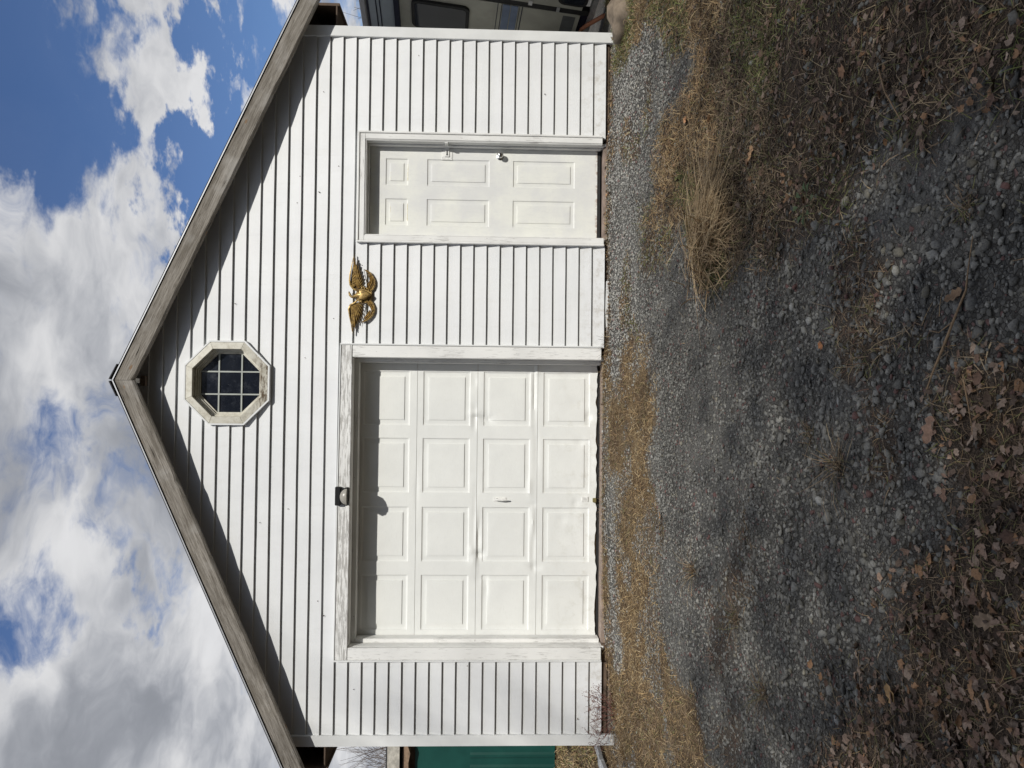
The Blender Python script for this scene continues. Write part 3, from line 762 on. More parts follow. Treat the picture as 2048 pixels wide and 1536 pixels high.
# ------------------------------------------------------------------ gold eagle plaque
EA = (4.070, 2.215)          # wall position of crop point (400,750)
def ep(x, y, d=0): return Vector((EA[0] + (750 - y) / 7.68 * .00452, -.012 - d, EA[1] + (400 - x) / 7.68 * .00455))
eag = thing('eagle_plaque', 'antique gold spread-winged eagle with a shield hung on the siding between the two doors', 'wall ornament', (EA[0], 0, EA[1]))
def blade(m, a, b, w, d0=.012, d1=.012, curve=0, n=7):
    """a feather or ribbon: raised ridge, pointed at b"""
    A, B = Vector(a), Vector(b); D = (B - A); side = Vector((D.z, 0, -D.x)).normalized(); V = []
    for i in range(n + 1):
        t = i / n; c = A + D * t + side * curve * math.sin(math.pi * t)
        hw = w * (math.sin(math.pi * min(1, t * .72 + .22)) ** .6) * (1 if t < .75 else max(.04, (1 - t) / .25) ** .7)
        dd = d0 + (d1 - d0) * t
        V += [c - side * hw + Vector((0, -dd * .75, 0)), c + Vector((0, -dd - .002, 0)), c + side * hw + Vector((0, -dd * .75, 0)), c + Vector((0, .004, 0))]
    Fc = []
    for i in range(n):
        for j in range(4): Fc.append((i * 4 + j, i * 4 + (j + 1) % 4, (i + 1) * 4 + (j + 1) % 4, (i + 1) * 4 + j))
    Fc += [(3, 2, 1, 0), tuple(n * 4 + j for j in range(4))]; m.add(V, Fc)
def feather(x0, y0, x1, y1, w, curve=0, d=.012, mat=M_GOLD, name='feather'):
    m = MB(); blade(m, ep(x0, y0), ep(x1, y1), w * .78, d + rnd.uniform(0, .006), d * .8 + .004, curve); m.build(name, mat, eag, smooth=True)
for pts in ([(235, 640), (215, 560), (225, 440), (250, 300), (275, 240), (320, 330), (370, 480), (390, 600), (330, 690)], [(215, 930), (205, 1000), (228, 1120), (255, 1260), (285, 1260), (330, 1160), (385, 1050), (400, 930), (330, 870)]):
    m = MB(); m.prism([(ep(x, y).x, ep(x, y).z) for x, y in pts], -.011, -.004); m.build('wing_backing', M_GOLDDARK, eag)
m = MB(); m.prism([(ep(x, y).x, ep(x, y).z) for x, y in [(300, 740), (325, 690), (410, 645), (500, 635), (545, 690), (548, 830), (505, 880), (410, 885), (325, 850), (300, 800)]], -.022, -.006); m.build('backplate', M_GOLD, eag, bevel=.003)
# wing towards the entry door (upper in the photo), then the other one
for (x0, y0, x1, y1, w, c) in [(250, 640, 265, 132, .010, .006), (268, 620, 290, 190, .010, .004), (282, 610, 312, 240, .009, .004), (296, 615, 338, 300, .009, .003), (306, 625, 362, 372, .008, .002), (316, 635, 385, 430, .008, .001),
                              (324, 645, 402, 490, .008, 0), (332, 655, 410, 545, .007, 0), (340, 665, 415, 600, .007, 0)]: feather(x0, y0, x1, y1, w, c)
for (x0, y0, x1, y1, w, c) in [(235, 925, 262, 1372, .010, -.006), (250, 930, 292, 1320, .010, -.005), (265, 925, 300, 1260, .009, -.003), (278, 915, 335, 1215, .009, -.002), (290, 905, 362, 1180, .008, -.002), (302, 900, 382, 1125, .008, -.001),
                              (314, 893, 398, 1065, .008, 0), (326, 886, 408, 1005, .007, 0), (336, 880, 418, 950, .007, 0), (346, 872, 425, 905, .007, 0)]: feather(x0, y0, x1, y1, w, c)
for pts in ([(330, 700), (262, 665), (218, 610), (205, 540), (212, 450), (232, 330), (258, 180)], [(325, 850), (275, 895), (222, 920), (198, 985), (215, 1090), (238, 1200), (256, 1330)]):
    m = MB(); m.tube([ep(x, y, .012) for x, y in pts], [.008, .010, .009, .008, .007, .005, .002], 8); m.build('wing_edge', M_GOLD, eag, smooth=True)
for k, (x, y, x1, y1) in enumerate([(235, 600, 300, 560), (245, 560, 300, 510), (250, 520, 300, 470), (250, 640, 320, 610), (240, 480, 285, 430), (240, 950, 300, 985), (240, 990, 290, 1040), (245, 1030, 285, 1090), (262, 925, 325, 950)]):
    feather(x, y, x1, y1, .008, 0, .016, name='covert_feather')
m = MB(); m.tube([ep(300, 770, .014), ep(345, 768, .02), (ep(410, 768, .02)), ep(470, 765, .016), ep(520, 762, .01)], [.016, .028, .034, .028, .012], 12); m.build('body', M_GOLD, eag, smooth=True)
m = MB(); m.tube([ep(320, 775, .016), ep(285, 790, .022), ep(255, 800, .024), ep(232, 785, .024), ep(215, 765, .022)], [.018, .014, .011, .012, .006], 10); m.build('neck', M_GOLD, eag, smooth=True)
m = MB(); m.tube([ep(240, 800, .022), ep(222, 770, .026), ep(205, 730, .024), ep(200, 708, .018)], [.008, .012, .008, .002], 8); m.build('head', M_GOLD, eag, smooth=True)
m = MB(); sh = [(352, 690), (380, 684), (420, 688), (460, 700), (505, 728), (542, 762), (500, 800), (455, 832), (410, 848), (365, 852), (352, 840), (358, 770)]
c = ep(440, 768, .058); V = [ep(x, y, .030) for x, y in sh]; V2 = [c + (v - c) * .8 + Vector((0, -.018, 0)) for v in V]; V3 = [ep(x, y, .02) for x, y in sh]; n = len(V)
m.add(V3 + V + V2 + [c + Vector((0, -.006, 0))], [(i, (i + 1) % n, n + (i + 1) % n, n + i) for i in range(n)] + [(n + i, n + (i + 1) % n, 2 * n + (i + 1) % n, 2 * n + i) for i in range(n)] + [(2 * n + i, 2 * n + (i + 1) % n, 3 * n) for i in range(n)]); m.build('shield', M_GOLD, eag, smooth=True)
def ribbon(pts, w, d=.01, name='banner', mat=M_GOLD):
    m = MB(); P = [ep(x, y, d) for x, y in pts]; V = []; n = len(P)
    for i, p in enumerate(P):
        D = P[min(i + 1, n - 1)] - P[max(i - 1, 0)]; s = Vector((D.z, 0, -D.x)).normalized() * 1.35 * (w[i] if hasattr(w, '__len__') else w)
        V += [p - s + Vector((0, .008, 0)), p - s * .5 + Vector((0, -.006, 0)), p + Vector((0, .001, 0)), p + s * .5 + Vector((0, -.006, 0)), p + s + Vector((0, .008, 0)), p + Vector((0, .014, 0))]
    m.add(V, [(i * 6 + j, i * 6 + (j + 1) % 6, (i + 1) * 6 + (j + 1) % 6, (i + 1) * 6 + j) for i in range(n - 1) for j in range(6)]); m.build(name, mat, eag, smooth=True)
ribbon([(505, 700), (548, 660), (575, 600), (575, 540), (552, 480), (515, 425), (465, 388), (428, 366)], [.008, .012, .013, .012, .010, .009, .007, .002])
ribbon([(490, 680), (515, 610), (540, 560), (548, 500)], [.008, .010, .009, .007], .016)
ribbon([(475, 640), (495, 590), (518, 545), (520, 490), (480, 430)], [.004, .006, .007, .006, .003], .010)
ribbon([(490, 830), (540, 880), (572, 945), (570, 1010), (545, 1070), (500, 1120), (450, 1155), (402, 1180)], [.008, .012, .013, .013, .012, .010, .008, .003])
ribbon([(470, 850), (510, 900), (545, 950), (560, 1010)], [.008, .010, .009, .006], .018)
ribbon([(525, 995), (500, 1050), (465, 1090), (430, 1130)], [.006, .010, .008, .003], .006)
m = MB(); m.tube([ep(420, 362, .006), ep(450, 500, .008), ep(480, 620, .01), ep(470, 690, .014)], [.002, .003, .004, .004], 6); m.build('olive_branch', M_GOLDDARK, eag)
m = MB(); m.tube([ep(430, 850, .012), ep(415, 960, .012), ep(390, 1120, .010), ep(362, 1240, .006)], [.004, .004, .003, .001], 6); m.build('arrow', M_GOLDDARK, eag)
for x, y, r in [(400, 650, .010), (440, 660, .009), (480, 665, .009), (395, 700, .008), (500, 690, .008), (370, 720, .010), (390, 860, .009), (360, 880, .008), (425, 640, .008), (340, 740, .010)]:
    m = MB(); m.lathe([(.002, -.008), (r * .7, -.006), (r, 0), (r * .7, .006), (.002, .008)], tuple(ep(x, y, .020)), 'y', 8); m.build('leaf_cluster', M_GOLD, eag, smooth=True)

# ------------------------------------------------------------------ pieces at the foot of the wall
m = MB(); pts = [(4.223, -.03), (4.0, .012), (3.8, .03), (3.60, .05)]
V = [(x, y, float(zfine(x, y)) + z) for x, y in pts for z in (.004, .030)] + [(x, y + .012, float(zfine(x, y)) + z) for x, y in pts for z in (.004, .030)]
m.add(V, [(i * 2, i * 2 + 1, i * 2 + 3, i * 2 + 2) for i in range(3)] + [(8 + i * 2, 8 + i * 2 + 2, 8 + i * 2 + 3, 8 + i * 2 + 1) for i in range(3)] + [(i * 2 + 1, i * 2 + 9, i * 2 + 11, i * 2 + 3) for i in range(3)])
tag(m.build('trim_strip', M_TRIM), 'thin white plastic trim strip lying in the gravel at the foot of the wall between the doors', 'trim strip')

def rock(name, loc, size, mat, seed, label=None, cat=None, sub=3, rot=0):
    import bmesh
    bm = bmesh.new(); bmesh.ops.create_icosphere(bm, subdivisions=sub, radius=1)
    for v in bm.verts:
        p = v.co.copy(); n_ = noise.noise(p * 1.3 + Vector((seed, 0, 0))) * .35 + noise.noise(p * 3.5 + Vector((0, seed, 0))) * .10 + noise.noise(p * 9 + Vector((0, seed, 0))) * .03
        p = p * (1 + n_); v.co = Vector((p.x * size[0], p.y * size[1], max(p.z, -.6) * size[2]))
    me = bpy.data.meshes.new(name); bm.to_mesh(me); bm.free(); me.polygons.foreach_set('use_smooth', [True] * len(me.polygons))
    o = link(name, me, mat, None, loc); o.rotation_euler.z = rot
    if label: tag(o, label, cat)
    return o
M_ROCK = plain('brown_grey_boulder', (.17, .135, .10), .9, var=.4, sc_=9, bump=.8)
rock('boulder', (6.50, -.44, -.095), (.25, .19, .15), M_ROCK, 3, 'brown boulder half buried at the right corner of the garage', 'rock', rot=.3)

# downspout from the left rear side running out over the grass
dsp = thing('downspout', 'white ribbed metal downspout lying on the grass beside the left corner', 'downspout', (-.3, .5, -.1))
def channel(m, a, b, w=.042, h=.03):
    A, B = Vector(a), Vector(b); D = (B - A).normalized(); s = D.cross(Vector((0, 0, 1))).normalized(); u = s.cross(D)
    prof = [(-1, 0), (-1, 1), (-.72, 1.15), (-.55, .8), (-.38, 1.15), (-.1, .85), (.15, 1.15), (.4, .8), (.6, 1.15), (1, 1), (1, 0)]
    V = [P + s * (x * w) + u * (z * h) for P in (A, B) for x, z in prof]; n = len(prof)
    m.add(V, [(i, i + 1, n + i + 1, n + i) for i in range(n - 1)] + [tuple(range(n)), tuple(range(2 * n - 1, n - 1, -1))])
m = MB(); channel(m, (-.335, 1.5, -.085), (-.315, .30, -.075)); channel(m, (-.315, .32, -.07), (-.34, -.5, -.12), .045, .033); m.build('ribbed_pipe', M_DRIP, dsp)
m = MB(); channel(m, (-.3155, .38, -.068), (-.3155, .28, -.068), .049, .036); m.build('coupling', M_DRIP, dsp)
for z in ():
    pass
# ------------------------------------------------------------------ camper on the right
M_RVPANEL = plain('grimy_beige_fibreglass', (.34, .335, .29), .5, var=.14, sc_=3)
M_RVGREY = plain('blue_grey_panel', (.30, .34, .37), .45, var=.08, sc_=3)
M_RVDARK = plain('dark_grey_decal', (.10, .105, .105), .5, var=.15)
M_RVNAVY = plain('navy_pinstripe', (.012, .014, .03), .4)
M_RVBLUE = plain('steel_blue_stripe', (.13, .17, .26), .35, .2, var=.2, sc_=4)
rv = thing('camper_trailer', 'old beige camper trailer with blue stripes parked behind the right corner of the garage', 'camper')
e1 = Vector((-0.09991842, 0.99259943, 0.06901216)); ev = Vector((0.09360325, -0.05967458, 0.99381959)); en = Vector((-0.99058303, -0.10576065, 0.08694795))
MRV = Matrix(((e1.x, -en.x, ev.x, 7.04896), (e1.y, -en.y, ev.y, .99102), (e1.z, -en.z, ev.z, .9771), (0, 0, 0, 1)))
rv.matrix_world = MRV        # local x = towards the rear, y = into the body, z = up
def rvbox(name, boxes, mat, bevel=0, par=rv):
    m = MB(); [m.box(*b) for b in boxes]
    q = m.build(name, mat, None, bevel=bevel); q.parent = par; return q
rvbox('body', [(-.437, 4.6, .012, 2.3, -.78, 1.40)], M_RVPANEL)
rvbox('roof', [(-2.6, 4.65, -.012, 2.32, 1.405, 1.47)], M_DRIP, .01)
rvbox('side_panel', [(-.437, 4.6, 0, .011, 1.115, 1.398)], M_RVGREY)
rvbox('awning_rail', [(-2.5, 4.6, -.03, .010, 1.055, 1.113)], M_RVNAVY, .008)
rvbox('side_panel', [(-.437, 4.6, 0, .011, .085, 1.053)], M_RVPANEL)
rvbox('pinstripe', [(-2.5, 4.6, -.003, -.0005, 1.375, 1.395)], M_RVNAVY); rvbox('pinstripe', [(-2.5, 4.6, -.003, -.0005, 1.292, 1.304)], M_RVNAVY); rvbox('pinstripe', [(-2.5, 4.6, -.003, -.0005, 1.252, 1.264)], M_RVNAVY)
rvbox('lower_panel', [(-.437, 4.6, 0, .011, -.78, .083)], M_RVPANEL)
for a, b in ((.052, .060), (.012, .020), (-.196, -.186), (-.166, -.160)): rvbox('pinstripe', [(-.437, 4.6, -.003, -.0005, a, b)], M_RVNAVY)
rvbox('blue_stripe', [(-.437, 4.6, -.006, -.0005, -.070, .006)], M_RVBLUE, .002); rvbox('blue_stripe', [(-.437, 4.6, -.006, -.0005, -.150, -.078)], M_RVBLUE, .002)
rvbox('grey_decal', [(-.40, 4.6, -.002, -.0005, -.74, -.61)], M_RVDARK)
rvbox('skirt', [(-.437, 4.6, .03, .07, -.86, -.79)], M_RVNAVY)
rvbox('door_gap', [(-.515, -.439, .004, .06, -.86, .30)], M_RUBBER)
rvbox('front_panel', [(-2.5, -.517, 0, .011, -.78, .30)], M_RVPANEL); rvbox('front_panel', [(-2.5, -.439, 0, .0115, .301, 1.053)], M_RVPANEL); rvbox('front_panel', [(-2.5, -.439, 0, .011, 1.115, 1.398)], M_RVGREY)
rvbox('body', [(-2.5, -.52, .013, 2.3, -.78, 1.40)], M_RVPANEL)
rvbox('hinge', [(-.56, -.49, -.008, .01, -.28, -.24)], M_STEEL); rvbox('hinge', [(-.52, -.45, -.008, .01, -.56, -.53)], M_STEEL)
rvbox('frame_rail', [(-2.6, 4.6, .02, .08, -.92, -.865)], M_STEEL)
def rrect(x0, x1, z0, z1, r, n=5):
    P = []
    for cx, cz, a in ((x1 - r, z1 - r, 0), (x0 + r, z1 - r, 90), (x0 + r, z0 + r, 180), (x1 - r, z0 + r, 270)):
        P += [(cx + r * math.cos(R(a + 90 * i / n)), cz + r * math.sin(R(a + 90 * i / n))) for i in range(n + 1)]
    return P
def rvwin(x0, x1, z0, z1):
    m = MB(); m.prism(rrect(x0, x1, z0, z1, .07), -.028, -.001); q = m.build('window_frame', M_RUBBER, None, bevel=.004); q.parent = rv
    m = MB(); m.prism(rrect(x0 + .035, x1 - .035, z0 + .035, z1 - .035, .045), -.031, -.0285); g = m.build('pane', M_GLASS, None); g.parent = rv
rvwin(-.32, .135, .335, .93); rvwin(-1.1, -.60, -.81, -.52)
def wheel(x):
    m = MB(); m.lathe([(.02, .0), (.20, .02), (.33, .0), (.34, .05), (.34, .18), (.32, .22), (.02, .22)], (x, .10, -1.10), 'y', 24); q = m.build('wheel', M_RUBBER, None, smooth=True); q.parent = rv
wheel(1.5); wheel(2.3); wheel(-1.9)
M_HOSE = plain('orange_brown_hose', (.32, .13, .07), .6, var=.2)
m = MB(); m.tube([(7.05, 1.0, .16), (6.98, .7, .08), (6.97, .5, -.05), (6.98, .45, -.2), (7.02, .6, -.4)], .022, 8)
tag(m.build('drain_hose', M_HOSE, None, smooth=True), 'rusty orange hose drooping under the camper trailer', 'hose')

# ------------------------------------------------------------------ green shed on the left
def f_green(nt, o, w):
    n = nt.noise(w, 2.2, 5, .6); s_ = nt.ramp(nt.noise(nt.scale(w, (30, 30, 2)), 1.4, 4, .6), .6, .8)
    c = nt.mix(nt.ramp(n, .35, .7), (.004, .046, .038), (.007, .062, .050)); c = nt.mix(nt.math('MULTIPLY', s_, .25), c, (.03, .13, .11))
    return {'Base Color': c}
M_GREEN = material('dark_green_sheet_metal', f_green, .45)
M_PALEWOOD = plain('pale_grey_timber', (.40, .38, .33), .85, var=.25, sc_=16, bump=.5)
shed = thing('green_shed', 'dark green sheet metal shed with a weathered grey fascia beyond the left corner', 'shed', (-5, 5.3, -.12))
def corr(name, x0, x1, z0, z1, y, amp, pitch):
    m = MB(); n = int((x1 - x0) / pitch * 6); V = []
    for i in range(n + 1):
        x = x0 + (x1 - x0) * i / n; ph = (i % 6); d = amp if ph in (2, 3) else 0; V += [(x, y - d, z0), (x, y - d, z1)]
    m.add(V, [(i * 2, i * 2 + 2, i * 2 + 3, i * 2 + 1) for i in range(n)]); m.build(name, M_GREEN, shed)
for k in range(6):
    x1 = -1.9 - k * .95; corr('metal_sheet', x1 - .945, x1, -.08, 1.285, 5.25, .018, .19)
    m = MB(); m.box(x1 - .945, x1, 5.262, 5.266, 1.27, 2.16); m.build('metal_sheet', M_GREEN, shed)
m = MB(); m.box(-7.7, -1.8, 5.30, 8.6, -.2, 2.3); m.build('wall', M_DARKWOOD, shed)
def longboard(name, x0, x1, y0, y1, z0, z1, mat, ragged=0):
    m = MB(); n = 40; V = []
    for i in range(n + 1):
        x = x0 + (x1 - x0) * i / n; r = ragged * (noise.noise(Vector((x * 5, 0, 0))) + .5 * noise.noise(Vector((x * 17, 3, 0))))
        V += [(x, y0, z0 + r), (x, y1, z0 + r), (x, y1, z1), (x, y0, z1)]
    m.add(V, [(i * 4 + j, i * 4 + (j + 1) % 4, (i + 1) * 4 + (j + 1) % 4, (i + 1) * 4 + j) for i in range(n) for j in range(4)] + [(0, 1, 2, 3), tuple(n * 4 + j for j in range(4))]); m.build(name, mat, shed)
longboard('fascia_board', -7.8, -1.7, 5.02, 5.06, 2.385, 2.575, M_PALEWOOD)
longboard('roof_plank', -7.8, -1.7, 5.10, 5.26, 2.25, 2.34, plain('split_tan_timber', (.22, .15, .10), .85, var=.4, sc_=9, bump=.8), .05)
m = MB(); m.prism([(-7.85, 2.58), (-1.65, 2.58), (-1.65, 2.60), (-7.85, 2.60)], 5.03, 8.8); m.build('roof', M_SHINGLE, shed)

# ------------------------------------------------------------------ trees
def bark(name, c): return plain(name, c, .9, var=.3, sc_=20, bump=.4)
M_BARK = bark('grey_brown_bark', (.13, .105, .085)); M_TWIG = bark('pale_twig_bark', (.17, .14, .12))
def bare_tree(name, x, y, h, label, seed, group, spread=.45, depth=5, twigs=3, minr=.006, z0=None, fan=26):
    r = random.Random(seed); base = Vector((x, y, float(zg(x, y)) - .1 if z0 is None else z0))
    t = thing(name, label, 'tree', tuple(base), group); tr, cr, = MB(), MB()
    def grow(p, d, L, rad, lv, mb):
        pts = [p]; rr = [rad]; n = 4
        for i in range(n):
            d = (d + Vector((r.gauss(0, .12), r.gauss(0, .12), r.gauss(.05, .08)))).normalized(); p = p + d * L / n; pts.append(p); rr.append(rad * (1 - .5 * (i + 1) / n))
        mb.tube(pts, rr, 6 if lv < 2 else (4 if lv < 3 else 3), cap=False)
        if lv >= depth: return
        k = 3 if lv == 0 else twigs
        for i in range(k + (1 if lv > 1 else 2)):
            f = r.uniform(.35, 1) if i else 1; q = pts[min(n, int(f * n + .5))]
            a = d.orthogonal().normalized(); a.rotate(Matrix.Rotation(r.uniform(0, 6.28), 3, d))
            nd = (d + a * r.uniform(.35, .9) * spread * 2).normalized(); nd.z = max(nd.z, -.1)
            grow(q, nd, L * r.uniform(.5, .78), max(minr, rr[min(n, int(f * n + .5))] * .62), lv + 1, cr)
    grow(base, Vector((r.gauss(0, .05), r.gauss(0, .05), 1)), h * .32, h * .016, 0, tr)
    tr.build('trunk', M_BARK, t, smooth=True); cr.build('crown', M_TWIG, t); return t
GB = 'bare trees behind the garage'
for i, (x, y, h, lab) in enumerate([(-13.2, 22, 5.6, 'leftmost bare grey tree standing behind the green shed'), (-11.0, 25, 5.9, 'second bare tree behind the green shed, next to the garage eave'),
        (-15.5, 27, 6.6, 'tallest bare tree at the far left behind the green shed'), (12.2, 14, 3.3, 'bare tree rising just over the roof of the camper trailer'), (14.6, 16, 3.6, 'bare tree behind the camper, farther right than its neighbour')]):
    bare_tree('bare_tree', x, y, h, lab, 40 + i, None, minr=.011, twigs=3, depth=5)
m = MB()
def brush(x0, x1, y0, y1, n, hh, label, name, seed):
    r = random.Random(seed); m = MB()
    for i in range(n):
        x, y = r.uniform(x0, x1), r.uniform(y0, y1); z = float(zg(x, y)); h = hh * r.uniform(.6, 1.05)
        p = Vector((x, y, z)); pts = [p]; d = Vector((r.gauss(0, .16), r.gauss(0, .16), 1)).normalized()
        for k in range(4): d = (d + Vector((r.gauss(0, .12), r.gauss(0, .12), .05))).normalized(); p = p + d * h / 4; pts.append(p)
        m.tube(pts, [.02, .015, .011, .008, .005], 3, cap=False)
        for k in range(5):
            q = pts[r.randint(1, 4)]; dd = (d + Vector((r.gauss(0, .5), r.gauss(0, .5), r.gauss(.2, .3)))).normalized(); m.tube([q, q + dd * h * .12, q + dd * h * .22 + Vector((0, 0, .05))], [.008, .006, .004], 3, cap=False)
    tag(m.build(name, M_TWIG), label, 'brush', kind='stuff')
brush(-19, -8, 17, 23, 1300, 5.2, 'dense bare brush behind the green shed', 'bare_brush', 5)
brush(8.5, 16, 11, 14, 1100, 4.2, 'dense bare brush behind the camper trailer', 'bare_brush', 6)

# unseen evergreens added behind the camera to shade the foreground and block low sky
M_NEEDLE = plain('dark_spruce_needles', (.035, .055, .025), .8, var=.35, sc_=6)
def evergreen(x, y, h, seed, label):
    """added loose-crowned evergreen, out of view: the foliage is thinned towards the top, so its shade fades into sunlight"""
    r = np.random.default_rng(seed); b = Vector((x, y, float(zg(x, y)) - .1)); t = thing('added_shade_tree', label, 'tree', tuple(b), 'unseen evergreens added to shade the gravel')
    m = MB(); m.tube([b, b + Vector((.1, 0, h * .5)), b + Vector((0, .1, h * .97))], [.15, .09, .015], 8)
    for k in range(26):
        z = h * (.12 + .032 * k); a = k * 2.4; L = .3 + 1.7 * (1 - z / h) ** .6
        m.tube([b + Vector((0, 0, z)), b + Vector((math.cos(a) * L * .6, math.sin(a) * L * .6, z + .02 * L)), b + Vector((math.cos(a) * L, math.sin(a) * L, z - .12 * L))], [.03, .018, .006], 4, cap=False)
    m.build('trunk', M_BARK, t)
    n = 8200; u = r.random(n); z = np.where(u < .84, .6 + (h - 4.6) * u / .84, h - 4.0 * np.sqrt(r.random(n))); f = z / h
    R_ = (2.1 + .4 * np.clip(1 - f, 0, 1)) * np.sqrt(r.random(n)); a = r.uniform(0, 6.283, n)
    cx, cy = np.cos(a) * R_, np.sin(a) * R_; L = r.uniform(.05, .125, n); th = r.uniform(0, 6.283, n); ph = r.normal(-.2, .5, n)
    d = np.stack([np.cos(th) * np.cos(ph), np.sin(th) * np.cos(ph), np.sin(ph)], 1); q = np.stack([-np.sin(th), np.cos(th), r.normal(0, .5, n)], 1)
    c = np.stack([cx, cy, z - R_ * .1], 1); w = (L * .45)[:, None]; L = L[:, None]
    V = np.stack([c - d * L, c - q * w, c + d * L, c + q * w], 1).reshape(-1, 3)
    me = fast_mesh('crown', V, np.arange(n * 4).reshape(-1, 4), M_NEEDLE); o = link('crown', me, None, t)
t = thing('tall_bare_tree', 'tall bare tree behind the photographer whose limbs throw faint shadows on the left siding', 'tree', (9, -26, -.8))
m = MB(); m.tube([(9, -26, -.8), (9.1, -26, 8), (8.9, -26, 16), (9.2, -25.8, 22), (9.1, -25.8, 25)], [.32, .26, .2, .12, .03], 8); m.build('trunk', M_BARK, t)
m = MB(); r = random.Random(4)
for z0, z1, x1 in ((19.5, 21.9, 11.2), (20.2, 23.6, 11.4), (19.0, 21.0, 10.9), (21.5, 24.6, 11.0)):
    pts = [Vector((9.1, -25.9, z0 - 1)), Vector((9.9, -25.8, z0)), Vector((10.5, -25.7, (z0 + z1) / 2)), Vector((x1, -25.6, z1))]; m.tube(pts, [.07, .055, .035, .012], 5, cap=False)
    for k in range(6):
        q = pts[1].lerp(pts[3], r.random()); m.tube([q, q + Vector((r.uniform(.1, .5), r.gauss(0, .3), r.uniform(.1, .6))), q + Vector((r.uniform(.2, .9), r.gauss(0, .4), r.uniform(.2, 1.1)))], [.016, .011, .005], 4, cap=False)
m.build('crown', M_BARK, t)
k_ = 0
for row, (yy, n_, x0, st_) in enumerate([(-13.6, 20, -17, 2.05), (-15.4, 20, -16.2, 2.1), (-17.0, 14, -14, 2.9)]):
    for i in range(n_):
        h = 9.55 + .35 * math.sin(i * 2.1 + row) + rnd.uniform(-.3, .3) + row * 1.35
        evergreen(x0 + i * st_ + rnd.uniform(-.5, .5), yy + rnd.uniform(-.5, .5), h, 60 + k_, 'loose-crowned evergreen added out of view behind the photographer to shade the near gravel'); k_ += 1

